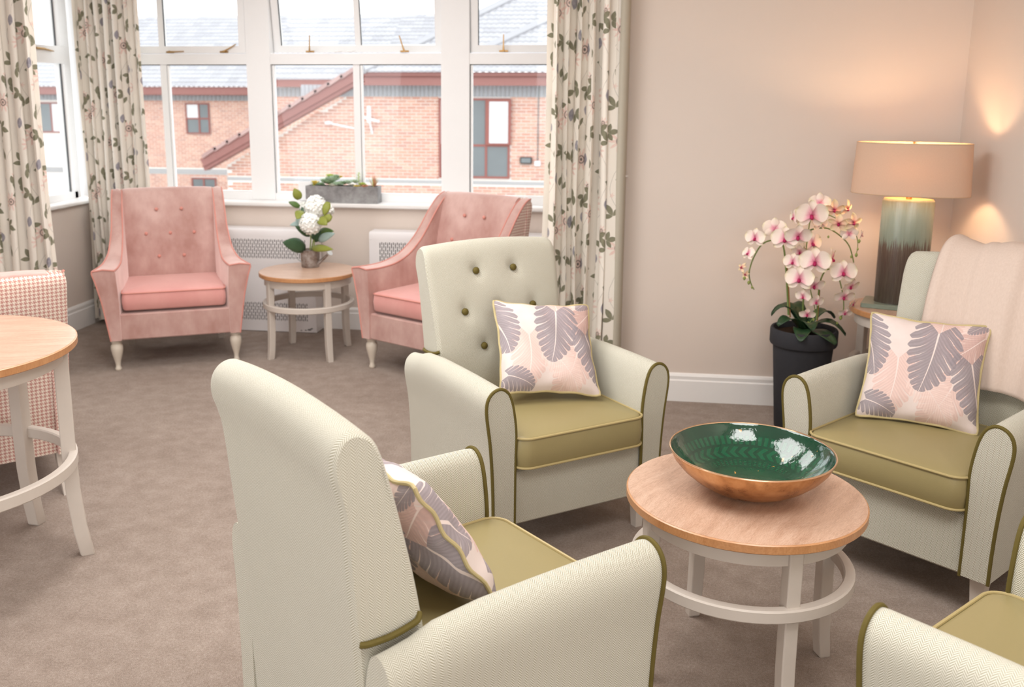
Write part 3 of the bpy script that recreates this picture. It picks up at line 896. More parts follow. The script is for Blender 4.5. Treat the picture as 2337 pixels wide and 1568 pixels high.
# ------------------------------------------------------------------ curtains
def curtain(name, label, x0, x1, yc, amp, n, z0, z1, seed, flat=0.0, shade=None):
    rnd = random.Random(seed)
    t = thing(name, label, 'curtain', ((x0 + x1) / 2, yc, 0), 0, 'floral curtains of the bay window')
    ns = n * 16 + 1; nz = 26
    wob = [rnd.uniform(-.9, .9) for _ in range(n + 3)]
    am = [rnd.uniform(.6, 1.25) for _ in range(n + 3)]
    W_ = x1 - x0
    cols = []
    L = 0; prev = None; us = []
    for i in range(ns):
        s_ = i / (ns - 1)
        th = s_ * n * 2 * PI
        k = int(s_ * n); fr = s_ * n - k
        a = am[k] * (1 - fr) + am[k + 1] * fr
        ph = (wob[k] * (1 - fr) + wob[k + 1] * fr) * .6
        x = -W_ / 2 + W_ * s_ + W_ / n * (.30 + .16 * math.sin(5 * s_ + seed)) * math.sin(2 * (th + ph))
        y = amp * a * (math.sin(th + ph) + .22 * math.sin(3 * th + seed))
        if flat and s_ > 1 - flat: 
            q = min(1, (s_ - 1 + flat) / flat * 2.2); y = y * (1 - q) - amp * .7 * q
        cols.append((x, y))
        if prev: L += math.hypot(x - prev[0], y - prev[1])
        prev = (x, y); us.append(L)
    P_ = []
    for i, (x, y) in enumerate(cols):
        col = []
        for j in range(nz):
            zz = z0 + (z1 - z0) * j / (nz - 1)
            q = zz / z1
            sw = .010 * math.sin(3.1 * zz + i * .11 + seed) * (1 - q)
            col.append((x * (1.0 + .035 * (1 - q)) + sw, y * (1.08 - .25 * q) + .006 * math.sin(2.2 * zz + i * .25), zz))
        P_.append(col)
    mb = MB(); mb.grid(P_, uvf=lambda i, j: (us[i], z0 + (z1 - z0) * j / (nz - 1)))
    mb.build('drape', M_curtain, t, 80)
    return t
cr = curtain('curtain', 'floral curtain with grey edge, right of the bay window', -.345, -.005, 4.590, .044, 6, .015, 2.40, 3, flat=.17)
mb = MB()
pr = [(.160, -.030), (.170, -.040), (.182, -.042), (.196, -.034), (.203, -.018), (.206, .004), (.200, .022)]
pr = [(p.x, p.y) for p in catmull([(a, c_, 0) for a, c_ in pr], 3)]
mb.grid([[(x * (1.0 + .05 * (1 - z / 2.4)) + .002, y, z) for z in [.02 + 2.38 * k / 12 for k in range(13)]] for x, y in pr])
mb.build('lining', M_lining, cr, 80)['label'] = 'plain grey lining turned round the curtain edge'
curtain('curtain', 'floral curtain at the far left edge, nearest of the two left ones', -3.42, -2.975, 4.58, .058, 5, .015, 2.40, 11)
curtain('curtain', 'floral curtain hanging in the corner behind the left pink armchair', -3.44, -3.00, 5.715, .050, 7, .04, 2.40, 5)
mb = MB(); mb.tube([(.045, OY - .002, 1.135), (.045, OY - .05, 1.135), (.035, OY - .09, 1.14), (.01, OY - .10, 1.15)], .004); 
tag(mb.build('tieback_hook', M_frame), 'small white tieback hook on the wall beside the right curtain', 'hook')
mb = MB(); mb.tube([(-3.48, 4.655, 2.44), (.03, 4.64, 2.44)], .014)
mb.tube([(-3.48, 4.66, 2.44), (-3.48, 5.72, 2.44), (-3.3, 5.78, 2.44), (-.03, 5.78, 2.44)], .014)
tag(mb.build('curtain_track', M_frame), 'white curtain track above the window bay', 'curtain rail')

# ------------------------------------------------------------------ round tables
def round_table(label, c, Rt, h, rl, legs, ring_z, ring_r, leg_w=.036, splay=.012, grp=None, rot=0, tt=.025, rh=.034):
    t = thing('round_table', label, 'table', (c[0], c[1], 0), 0, grp)
    b_ = MB(); b_.lathe([(Rt - .003, h - tt), (Rt, h - tt + .003), (Rt, h - .003), (Rt - .003, h - .0005)], 72, caps=True); b_.build('edge_band', M_oakedge, t)
    b_ = MB(); b_.lathe([(Rt - .004, h - .002), (Rt - .004, h)], 72, caps=True)
    o = b_.build('tabletop', M_oak, t); o.rotation_euler = (0, 0, rot)
    b_ = MB(); ri, ro = rl - .012, rl + .010
    n = 64; rings = []
    for k in range(n + 1):
        a = 2 * PI * k / n; cs, sn = math.cos(a), math.sin(a)
        rings.append([(ro * cs, ro * sn, h - tt - .048), (ro * cs, ro * sn, h - tt), (ri * cs, ri * sn, h - tt), (ri * cs, ri * sn, h - tt - .048)])
    b_.loft(rings, caps=False); b_.build('apron', M_greige, t, 30)
    for a in legs:
        a = R(a); d = Vector((math.cos(a), math.sin(a), 0)); p = Vector((-d.y, d.x, 0)); hw = leg_w / 2
        rings = []
        for z, r, k in ((0.0, rl + splay + .002, .86), (.004, rl + splay, .94), (h * .12, rl + splay * .5, .97), (h * .30, rl + splay * .1, 1), (h * .5, rl, 1), (h - tt, rl, 1)):
            cc = d * r + Vector((0, 0, z)); w_ = hw * k
            rings.append([cc + d * w_ + p * w_, cc - d * w_ + p * w_, cc - d * w_ - p * w_, cc + d * w_ - p * w_])
        b_ = MB(); b_.loft(rings); lg = b_.build('leg', M_greige, t, 30)
        m_ = lg.modifiers.new('bevel', 'BEVEL'); m_.width = .003; m_.segments = 2; m_.limit_method = 'ANGLE'
    b_ = MB(); rings = []
    for k in range(n + 1):
        a = 2 * PI * k / n; cs, sn = math.cos(a), math.sin(a)
        e = .004; r0, r1 = ring_r - .028, ring_r
        z0, z1 = ring_z - rh, ring_z
        rings.append([(r * cs, r * sn, z) for r, z in ((r1, z0 + e), (r1, z1 - e), (r1 - e, z1), (r0 + e, z1), (r0, z1 - e), (r0, z0 + e), (r0 + e, z0), (r1 - e, z0))])
    b_.loft(rings, caps=False); b_.build('ring_stretcher', M_greige, t, 30)
    return t
CT = (.352, 2.357)
round_table('round oak topped coffee table holding the green bowl', CT, .303, .5025, .252, (110, 20, 200, 290), .325, .284, rot=R(62))
round_table('small round oak table between the two pink armchairs', (-1.800, 5.258), .285, .5025, .245, (46, 134, 226, 314), .325, .268, rot=R(10))
round_table('tall round oak table cut off by the left edge', (-2.06, 2.47), .428, .76, .372, (33, 85, 213, 265), .375, .40, leg_w=.045, splay=.030, rot=R(20), rh=.04)
LT = (1.300, 4.290)
round_table('small round oak side table in the corner under the lamp', LT, .250, .600, .215, (45, 135, 225, 315), .36, .235, rot=R(70))

# ------------------------------------------------------------------ green herringbone armchairs
GB = dict(hb=.969)
def green_chair():
    t = thing('armchair', 'x', 'armchair')
    zb = .142
    # back: side profile (y, z), extruded across
    prof = [(-.50, zb), (-.50, .30), (-.498, .45), (-.516, .56), (-.540, .68), (-.570, .80), (-.592, .88), (-.610, .935), (-.630, .960), (-.655, .969), (-.680, .960), (-.696, .935), (-.697, .900), (-.686, .862), (-.678, .82), (-.668, .70), (-.656, .56), (-.646, .40), (-.638, .25), (-.633, zb)]
    pp = catmull([(a, c_, 0) for a, c_ in prof], 5)
    prof = [(p.x, p.y) for p in pp]
    btn = [(s_ * .080, .877) for s_ in (-1, 1)] + [(s_ * .146, .735) for s_ in (-1, 0, 1)] + [(s_ * .080, .605) for s_ in (-1, 1)]
    nx = 48; rings = []
    def wz(z): return interp([(zb, .268), (.45, .262), (.7, .270), (.9, .280), (.95, .278), (1, .272)], z)
    for i in range(nx + 1):
        s_ = -1 + 2 * i / nx
        e = max(0, abs(s_) - .955) / .045
        ring = []
        for (y, z) in prof:
            yc_ = interp([(zb, -.57), (.5, -.59), (.8, -.625), (.97, -.655)], z)
            y2 = yc_ + (y - yc_) * (1 - .16 * e * e)
            z2 = z + .016 * (1 - s_ * s_) * max(0, (z - .6) / .37)
            z2 -= .006 * e * e * max(0, (z - .6) / .37)
            x = s_ * wz(z)
            if y > yc_:
                # padding bulge and button dimples on the front
                y2 += .016 * (1 - s_ ** 4) * math.sin(PI * max(0, min(1, (z - .42) / .53)))
                for bx, bz in btn:
                    d2 = (x - bx) ** 2 + (z2 - bz) ** 2
                    y2 -= .016 * math.exp(-d2 / (.021 ** 2)) + .006 * math.exp(-d2 / (.055 ** 2))
            ring.append((x, y2, z2))
        rings.append(ring)
    mb = MB()
    # uv: across = u, along profile = v
    n = len(prof); al = [0]
    for k in range(1, n): al.append(al[-1] + math.hypot(prof[k][0] - prof[k - 1][0], prof[k][1] - prof[k - 1][1]))
    base = len(mb.v)
    for r in rings: mb.v += r
    for i in range(nx):
        for k in range(n - 1):
            q = [(i, k), (i, k + 1), (i + 1, k + 1), (i + 1, k)]
            mb.face([a * n + c_ for a, c_ in q], [(a / nx * .55, al[c_]) for a, c_ in q])
    mb.poly(rings[0]); mb.poly(list(reversed(rings[-1])))
    mb.build('backrest', M_herring, t, 38)
    for bx, bz in btn:
        yb_ = interp([(.5, -.508), (.605, -.519), (.735, -.546), (.877, -.585)], bz)
        b_ = MB(); b_.lathe([(.001, .008), (.008, .007), (.0125, .003), (.0135, 0), (.013, -.004)], 14)
        o = b_.build('button', M_olive, t); o.location = (bx, yb_ - .003, bz); o.rotation_euler = (R(-90 + 15), 0, 0)
    # seams piping up the back edges are self coloured; arms
    for s_ in (1, -1):
        inner = [(.254, zb), (.254, .36), (.252, .46), (.262, .54), (.275, .585)]
        arc_ = [(.291, .606), (.312, .614), (.335, .607), (.352, .588), (.359, .560)]
        outer = [(.357, .52), (.346, .44), (.338, .34), (.334, .24), (.333, zb)]
        pf = [(p.x, p.y) for p in catmull([(a, c_, 0) for a, c_ in inner + arc_ + outer], 4)]
        ys = [-.640, -.61, -.57, -.52, -.42, -.30, -.18, -.08, -.02, -.006, 0.0]
        rings = []
        for y in ys:
            k = 0.0 if y < -.01 else (y + .01) / .01
            cx_, cz_ = .305, .38
            tw = interp([(-.64, .88), (-.42, .97), (-.3, 1), (0, 1)], y)
            rr = []
            for x, z in pf:
                x2 = .300 + (x - .300) * tw
                x2 = x2 - (x2 - .305) * .08 * k; z2 = z - (z - cz_) * .012 * k
                rr.append((s_ * x2, y, z2 + (.004 * math.sin(PI * min(1, -y / .5)) - interp([(-.645, .034), (-.58, .026), (-.50, 0), (0, 0)], y)) * max(0, min(1, (z - .4) / .15))))
            rings.append(rr if s_ > 0 else rr)
        mb = MB()
        b0 = len(mb.v); n = len(pf)
        al = [0]
        for k in range(1, n): al.append(al[-1] + math.hypot(pf[k][0] - pf[k - 1][0], pf[k][1] - pf[k - 1][1]))
        for r_ in rings: mb.v += r_
        for i in range(len(ys) - 1):
            for k in range(n - 1):
                q = [(i, k), (i + 1, k), (i + 1, k + 1), (i, k + 1)]
                if s_ < 0: q = q[::-1]
                mb.face([a * n + c_ for a, c_ in q], [(al[c_], ys[a]) for a, c_ in q][::1] if False else [(ys[a], al[c_]) for a, c_ in q])
        mb.poly(rings[-1] if s_ < 0 else list(reversed(rings[-1]))); mb.poly(rings[0] if s_ > 0 else list(reversed(rings[0])))
        # underside
        mb.poly([rings[0][0], rings[-1][0], rings[-1][-1], rings[0][-1]])
        arm = mb.build('arm', M_herring, t, 50)
        b_ = MB(); b_.tube([(p[0] , -.003, p[2]) for p in rings[-3]][::1], .0055, n=8); b_.build('piping', M_olive, arm)
        # piping where the arm meets the back
        b_ = MB(); pth = [(s_ * x, -.535 - .02 * k_ - (.10 if x > .33 else 0) * min(1, (x - .33) / .02), z) for k_, (x, z) in enumerate([(.272, .60), (.285, .622), (.297, .625), (.310, .612)])]
        path = catmull([(s_ * .262, -.528, .602), (s_ * .270, -.534, .598), (s_ * .274, -.545, .594), (s_ * .275, -.590, .586), (s_ * .272, -.635, .584), (s_ * .266, -.650, .585)], 5)
        b_.tube(path, .0062, n=8); b_.build('piping', M_olive, arm)
    # seat rail between the arms
    b_ = MB(); b_.box(-.254, .254, -.62, -.012, zb, .330, bev=.006); b_.build('seat_rail', M_herring, t, 30)
    # cushion
    zs0, zs1 = .335, .448
    cyc, hd = -.235, .262
    rg = []
    for ins, z in ((.02, zs0 + .001), (.006, zs0 + .004), (0, zs0 + .014), (-.003, (zs0 + zs1) / 2), (0, zs1 - .014), (.005, zs1 - .003), (.014, zs1), (.06, zs1 + .007), (.13, zs1 + .012), (.20, zs1 + .014)):
        rg.append(rrect(.250 - ins, hd - ins, max(.012, .048 - ins * .5), z, cx=0, cy=cyc, n=6))
    b_ = MB(); b_.loft(rg); cu = b_.build('seat_cushion', M_vinyl, t, 60)
    for z in (zs0 + .010, zs1 - .004):
        b_ = MB(); b_.tube(rrect(.251, hd + .001, .048, z, cx=0, cy=cyc, n=8), .0042, n=8, closed=True); b_.build('piping', M_vpipe, cu)
    # legs
    for sx, y in ((1, -.06), (-1, -.06), (1, -.60), (-1, -.60)):
        rings = []
        for z, w_, dy in ((0, .014, -.03 if y < -.3 else 0), (.07, .018, -.012 if y < -.3 else 0), (zb + .002, .023, 0)):
            rings.append([(sx * .292 + a * w_, y + dy + c_ * w_, z) for a, c_ in ((-1, -1), (1, -1), (1, 1), (-1, 1))])
        b_ = MB(); b_.loft(rings); b_.build('leg', M_greige, t, 30)
    return t
g1 = green_chair()
GC = [((-.091, 2.959), -53.0, 'green herringbone armchair in the middle with buttoned back showing'),
      ((.833, 2.856), -131.7, 'green herringbone armchair on the right with the pale throw over its back'),
      ((-.128, 2.045), 44.0, 'green herringbone armchair in front, seen from behind'),
      ((.698, 1.842), 136.3, 'green herringbone armchair cut off by the bottom right corner')]
chairs = []
for i, (p, a, lab) in enumerate(GC):
    o = g1 if i == 0 else copy_tree(g1)
    o.location = (p[0], p[1], 0); o.rotation_euler = (0, 0, R(a - 90))
    tag(o, lab, 'armchair', 'green armchairs round the coffee table'); chairs.append(o)

# ------------------------------------------------------------------ pink armchairs
def turned_leg(h):
    return [(.001, 0), (.014, 0), (.017, .004), (.018, .012), (.014, .020), (.0135, .035), (.017, .055), (.024, .080), (.030, .105), (.033, .125), (.032, .142), (.026, .152), (.023, .156), (.028, .160), (.029, .166), (.026, h - .004), (.026, h)]
def pink_chair():
    t = thing('armchair', 'x', 'armchair')
    zb = .178
    # sweeping side: stations front to back
    top = [(0.0, .573), (-.10, .574), (-.20, .588), (-.30, .625), (-.39, .690), (-.46, .765), (-.53, .850), (-.60, .920), (-.65, .948), (-.675, .953)]
    xo = [(-.675, .318), (-.45, .326), (-.30, .345), (-.18, .372), (-.08, .402), (0, .419)]
    xi = [(-.675, .262), (-.40, .266), (-.20, .276), (-.08, .292), (0, .304)]
    xob = [(-.64, .300), (-.3, .330), (0, .348)]
    tp = catmull([(a, c_, 0) for a, c_ in top], 4)
    for s_ in (1, -1):
        mb = MB(); rings = []; inedge = []; outedge = []
        for q in tp:
            y, z = q.x, q.y
            X0, X1 = interp(xi, y), interp(xo, y); XB = interp(xob, y)
            lean = .0
            yb = y * .93
            zm1, zm2 = zb + (z - zb) * .55, zb + (z - zb) * .85
            xm1 = XB + (X1 - XB) * .45; xm2 = XB + (X1 - XB) * .82
            ym = lambda zz: yb + (y - yb) * (zz - zb) / (z - zb)
            r_ = [(X0 - .010, yb, zb), (X0 - .012, ym(zm1), zm1), (X0 - .004, y, z - .012), (X0, y, z), ((X0 + X1) / 2, y, z + .008), (X1, y, z), (X1 + .002, y, z - .012), (xm2, ym(zm2), zm2), (xm1, ym(zm1), zm1), (XB, yb, zb)]
            rings.append([(s_ * a, b1, c1) for a, b1, c1 in r_])
            inedge.append((s_ * X0, y, z + .001)); outedge.append((s_ * X1, y, z + .001))
        n = 10; mb.v = [p for r_ in rings for p in r_]
        al = [0]
        for k in range(1, n): al.append(al[-1] + (Vector(rings[0][k]) - Vector(rings[0][k - 1])).length)
        vl = [0]
        for k in range(1, len(rings)): vl.append(vl[-1] + (Vector(rings[k][0]) - Vector(rings[k - 1][0])).length)
        for i in range(len(rings) - 1):
            for k in range(n - 1):
                q = [(i, k), (i, k + 1), (i + 1, k + 1), (i + 1, k)]
                if s_ < 0: q = q[::-1]
                mb.face([a * n + c_ for a, c_ in q], [(rings[a][c_][1], rings[a][c_][2]) if k >= 5 else (vl[a], al[c_]) for a, c_ in q], 1 if k >= 6 else 0)
        mb.poly(rings[0] if s_ < 0 else list(reversed(rings[0]))); mb.poly(rings[-1] if s_ > 0 else list(reversed(rings[-1])), 1)
        arm = mb.build('arm', [M_velvet, M_hound], t, 45)
        for ed in (inedge, outedge):
            b_ = MB(); b_.tube(ed, .0042, n=6); b_.build('piping', M_coralpipe, arm)
        f_ = rings[0]
        b_ = MB(); b_.tube([f_[3], f_[4], f_[5]], .0042, n=6); b_.build('piping', M_coralpipe, arm)
        b_ = MB(); b_.tube([(p[0], p[1] + .001, p[2]) for p in f_[5:]], .0036, n=6); b_.build('piping', M_coralpipe, arm)
    # back cushion between the sides
    prof = [(-.50, .33), (-.50, .46), (-.512, .58), (-.540, .72), (-.572, .84), (-.600, .92), (-.618, .952), (-.645, .966), (-.675, .960), (-.69, .945), (-.67, .85), (-.63, .60), (-.605, .33)]
    prof = [(p.x, p.y) for p in catmull([(a, c_, 0) for a, c_ in prof], 4)]
    btn = [(s_ * .072, .842) for s_ in (-1, 1)] + [(s_ * .138, .700) for s_ in (-1, 0, 1)] + [(s_ * .072, .565) for s_ in (-1, 1)]
    nx = 36; rings = []
    for i in range(nx + 1):
        s_ = -1 + 2 * i / nx; ring = []
        for y, z in prof:
            x = s_ * interp([(.3, .270), (.6, .268), (.97, .258)], z)
            y2 = y; z2 = z - .006 * s_ ** 4 * max(0, (z - .8) / .16)
            if y > -.625 or z < .9:
                pass
            if y > -.63 and y > interp([(.3, -.56), (.9, -.63)], z):
                y2 += .014 * (1 - s_ ** 4) * math.sin(PI * max(0, min(1, (z - .40) / .56)))
                for bx, bz in btn:
                    d2 = (x - bx) ** 2 + (z - bz) ** 2
                    y2 -= .010 * math.exp(-d2 / (.018 ** 2)) + .005 * math.exp(-d2 / (.05 ** 2))
            ring.append((x, y2, z2))
        rings.append(ring)
    n = len(prof); mb = MB(); mb.v = [p for r_ in rings for p in r_]
    for i in range(nx):
        for k in range(n - 1):
            q = [(i, k), (i, k + 1), (i + 1, k + 1), (i + 1, k)]
            mb.face([a * n + c_ for a, c_ in q], [(a / nx, c_ / n) for a, c_ in q])
    mb.poly(rings[0]); mb.poly(list(reversed(rings[-1])))
    mb.build('backrest', M_velvet, t, 60)
    for bx, bz in btn:
        yb_ = interp([(.565, -.504), (.70, -.528), (.842, -.564)], bz)
        b_ = MB(); b_.lathe([(.001, .007), (.006, .006), (.0095, .003), (.010, -.003)], 12)
        o = b_.build('button', M_coralpipe, t); o.location = (bx, yb_, bz); o.rotation_euler = (R(-78), 0, 0)
    # houndstooth outer back
    rg = []
    for z in [zb, .3, .45, .6, .75, .85, .90, .930, .948, .956]:
        yr = interp([(zb, -.60), (.5, -.635), (.80, -.672), (.90, -.692), (.93, -.694), (.948, -.686), (.956, -.670)], z)
        hw = interp([(zb, .306), (.5, .316), (.9, .324), (.93, .321), (.956, .300)], z)
        yf = interp([(zb, -.55), (.5, -.58), (.9, -.64), (.956, -.652)], z)
        e = .012
        rg.append([(-hw, yf, z), (-hw, yr + e, z), (-hw + e, yr, z), (-hw * .5, yr - .006, z), (0, yr - .008, z), (hw * .5, yr - .006, z), (hw - e, yr, z), (hw, yr + e, z), (hw, yf, z)])
    mb = MB(); mb.v = [p for r_ in rg for p in r_]; n = 9
    for i in range(len(rg) - 1):
        for k in range(n):
            j = (k + 1) % n
            q = [(i, k), (i, j), (i + 1, j), (i + 1, k)]
            mb.face([a * n + c_ for a, c_ in q], [(rg[a][c_][0] + (rg[a][c_][1] if k in (0, 7) else 0), rg[a][c_][2]) for a, c_ in q])
    mb.poly(rg[-1]); mb.poly(list(reversed(rg[0])))
    mb.build('outer_back', M_hound, t, 50)
    # rail, cushion
    b_ = MB(); b_.box(-.300, .300, -.60, -.010, zb, .325, bev=.006); b_.build('seat_rail', M_velvet, t, 30)
    zs0, zs1 = .340, .446; cyc, hd = -.262, .252; rg = []
    for ins, z in ((.02, zs0), (.006, zs0 + .003), (0, zs0 + .012), (-.004, (zs0 + zs1) / 2), (0, zs1 - .012), (.004, zs1 - .002), (.014, zs1 + .003), (.06, zs1 + .012), (.13, zs1 + .019), (.2, zs1 + .021)):
        rg.append(rrect(.276 - ins, hd - ins, max(.010, .026 - ins * .3), z, cy=cyc, n=5))
    b_ = MB(); b_.loft(rg); cu = b_.build('seat_cushion', M_coral, t, 60)
    b_ = MB(); b_.tube(rrect(.277, hd + .001, .026, zs1 - .006, cy=cyc, n=6), .0035, n=6, closed=True); b_.build('piping', M_coralpipe, cu)
    for s_ in (-1, 1):
        b_ = MB(); b_.lathe(turned_leg(zb + .004), 20); b_.build('leg', M_cream, t).location = (s_ * .322, -.045, 0)
        b_ = MB(); rings = []
        for z, w_, dy in ((0, .015, -.05), (.09, .019, -.02), (zb + .002, .023, 0)):
            rings.append([(s_ * .270 + a * w_, -.575 + dy + c_ * w_, z) for a, c_ in ((-1, -1), (1, -1), (1, 1), (-1, 1))])
        b_.loft(rings); b_.build('leg', M_greige, t, 30)
    return t
p1 = pink_chair()
PC = [((-2.432, 4.827), -63.2, 'pink velvet armchair left of the small table, facing the room'),
      ((-1.094, 4.793), -120.5, 'pink velvet armchair right of the small table, partly behind the green one'),
      ((-2.675, 3.38), 134.0, 'pink houndstooth armchair seen from behind at the left edge')]
for i, (p, a, lab) in enumerate(PC):
    o = p1 if i == 0 else copy_tree(p1)
    o.location = (p[0], p[1], 0); o.rotation_euler = (0, 0, R(a - 90))
    if i == 2: o.scale = (.97, .97, .92)
    tag(o, lab, 'armchair', 'pink armchairs by the window')

# ------------------------------------------------------------------ scatter cushions
def cushion(label, c, e, s_, seed, uvrot=0):
    rnd = random.Random(seed)
    cx_, cy_, cz_ = [math.cos(k) for k in e]; sx_, sy_, sz_ = [math.sin(k) for k in e]
    Rz = Matrix(((cz_, -sz_, 0), (sz_, cz_, 0), (0, 0, 1))); Rx = Matrix(((1, 0, 0), (0, cx_, -sx_), (0, sx_, cx_))); Ry = Matrix(((cy_, 0, sy_), (0, 1, 0), (-sy_, 0, cy_)))
    t = thing('cushion', label, 'cushion', c, 0, 'leaf print cushions')
    t.rotation_euler = (Rz @ Rx @ Ry).to_euler()
    n = 40; h = s_ / 2
    def P_(u, v, side):
        k = .085
        x = u * (1 - k * (1 - v * v) ** 1.0); z = v * (1 - k * (1 - u * u) ** 1.0)
        # soften the corner tips
        tip = max(0, abs(u) + abs(v) - 1.90)
        x *= 1 - .25 * tip; z *= 1 - .25 * tip
        f = max(0, (1 - u ** 4)) ** .62 * max(0, (1 - v ** 4)) ** .62
        th = .060 * f
        wr = .0035 * math.sin(9 * u + 5 * v + seed) * f + .003 * math.sin(14 * v - 6 * u + seed) * (1 - f)
        ed = .004 * math.sin(11 * (u - v) + seed) * (1 - f)
        return (x * h, side * (th + wr) + ed, z * h)
    mb = MB()
    for side in (-1, 1):
        g_ = [[P_(-1 + 2 * i / n, -1 + 2 * j / n, side) for j in range(n + 1)] for i in range(n + 1)]
        if side > 0: g_ = g_[::-1]
        def uvf(i, j, side=side):
            return ((i / n), j / n)
        mb.grid(g_, uvf=uvf)
    mb.build('cover', M_monstera, t, 80)
    path = []
    q = 24
    for k in range(q): path.append(P_(-1 + 2 * k / q, -1, 0))
    for k in range(q): path.append(P_(1, -1 + 2 * k / q, 0))
    for k in range(q): path.append(P_(1 - 2 * k / q, 1, 0))
    for k in range(q): path.append(P_(-1, 1 - 2 * k / q, 0))
    b_ = MB(); b_.tube(path, .0045, n=8, closed=True); b_.build('piping', M_lightpipe, t)
    return t
def in_chair(i, x, y, z):
    p, a, _ = GC[i]; a = R(a); f_ = Vector((math.cos(a), math.sin(a), 0)); r_ = Vector((f_.y, -f_.x, 0))
    return Vector((p[0], p[1], z)) + r_ * x + f_ * y
cushion('leaf print cushion with one dark leaf, in the middle armchair', (-.236, 3.245, .628), [R(-40), R(6.2), R(24)], .368, 1)
cushion('leaf print cushion in the right armchair, in front of the throw', (1.018, 3.163, .622), [R(-27.8), R(1.1), R(-20)], .368, 2)
c3 = in_chair(2, -.02, -.375, .625)
cushion('leaf print cushion in the front armchair, seen from its side', c3, [R(33), R(-3), R(44 - 90 + 3)], .375, 3)

# ------------------------------------------------------------------ throw over the right armchair
def throw():
    t = thing('throw', 'pale pink wool throw draped over the back of the right armchair', 'throw', chairs[1].location, chairs[1].rotation_euler[2])
    # path over the back, (y, z) a little outside the back profile; starts at the front hem
    path = [(-.478, .565), (-.494, .64), (-.524, .74), (-.555, .84), (-.590, .92), (-.622, .968), (-.662, .992), (-.705, .994), (-.752, .975), (-.772, .93), (-.762, .86), (-.735, .78), (-.715, .68), (-.700, .60)]
    pa = catmull([(a, c_, 0) for a, c_ in path], 4)
    mb = MB(); nx = 64; x0, x1 = .150, -.300
    def row(off, sgn):
        P_ = []
        for i in range(nx + 1):
            s_ = i / nx; col = []
            for k, q in enumerate(pa):
                v = k / (len(pa) - 1)
                x = x0 + (x1 - x0) * s_ + .012 * math.sin(5 * v) * (1 - s_) - .03 * (1 - v) * (1 - s_) * .5
                fold = .012 * math.sin(15 * s_ + 1.2 * v + .5) + .010 * max(0, math.sin(24 * s_ + 2 * v)) ** 2 + .010 * math.exp(-((s_ - .80) / .035) ** 2) - .008 * math.exp(-((s_ - .88) / .02) ** 2)
                dy, dz = 0, 0
                a, c_ = pa[max(0, k - 1)], pa[min(len(pa) - 1, k + 1)]
                tx, tz = c_.x - a.x, c_.y - a.y; L = math.hypot(tx, tz) or 1
                nx_, nz_ = tz / L, -tx / L
                hang = -.012 * math.sin(7 * s_ + .6) if k < 3 else 0
                o_ = .010 + fold * .8 + off
                z = q.y + nz_ * o_ + (hang if k < 3 else 0) + .016 * (1 - (x / .28) ** 2) * max(0, (q.y - .6) / .37) * (1 if abs(x) < .28 else 0)
                col.append((x, q.x + nx_ * o_ + .016 * max(0, 1 - (x / .27) ** 4) * math.sin(PI * max(0, min(1, (q.y - .42) / .53))) * (1 if q.x > -.64 else 0), z))
            P_.append(col)
        return P_
    A = row(.0, 1)
    mb.grid(A, uvf=lambda i, j: (i / nx * .5, j * .012))
    tt = NT('pale_pink_wool', .95, .05)
    u, v = tt.uv()
    tt.col(tt.mix(tt.noise(160, 2, .6, tt.coord('UV')), srgb(200, 180, 167), srgb(216, 198, 186)))
    tt.bump(tt.noise(900, 2, .6, tt.coord('UV')), .3, .001)
    o = mb.build('wool_cloth', tt.mat, t, 80)
    m_ = o.modifiers.new('thick', 'SOLIDIFY'); m_.thickness = .006; m_.offset = 1
throw()

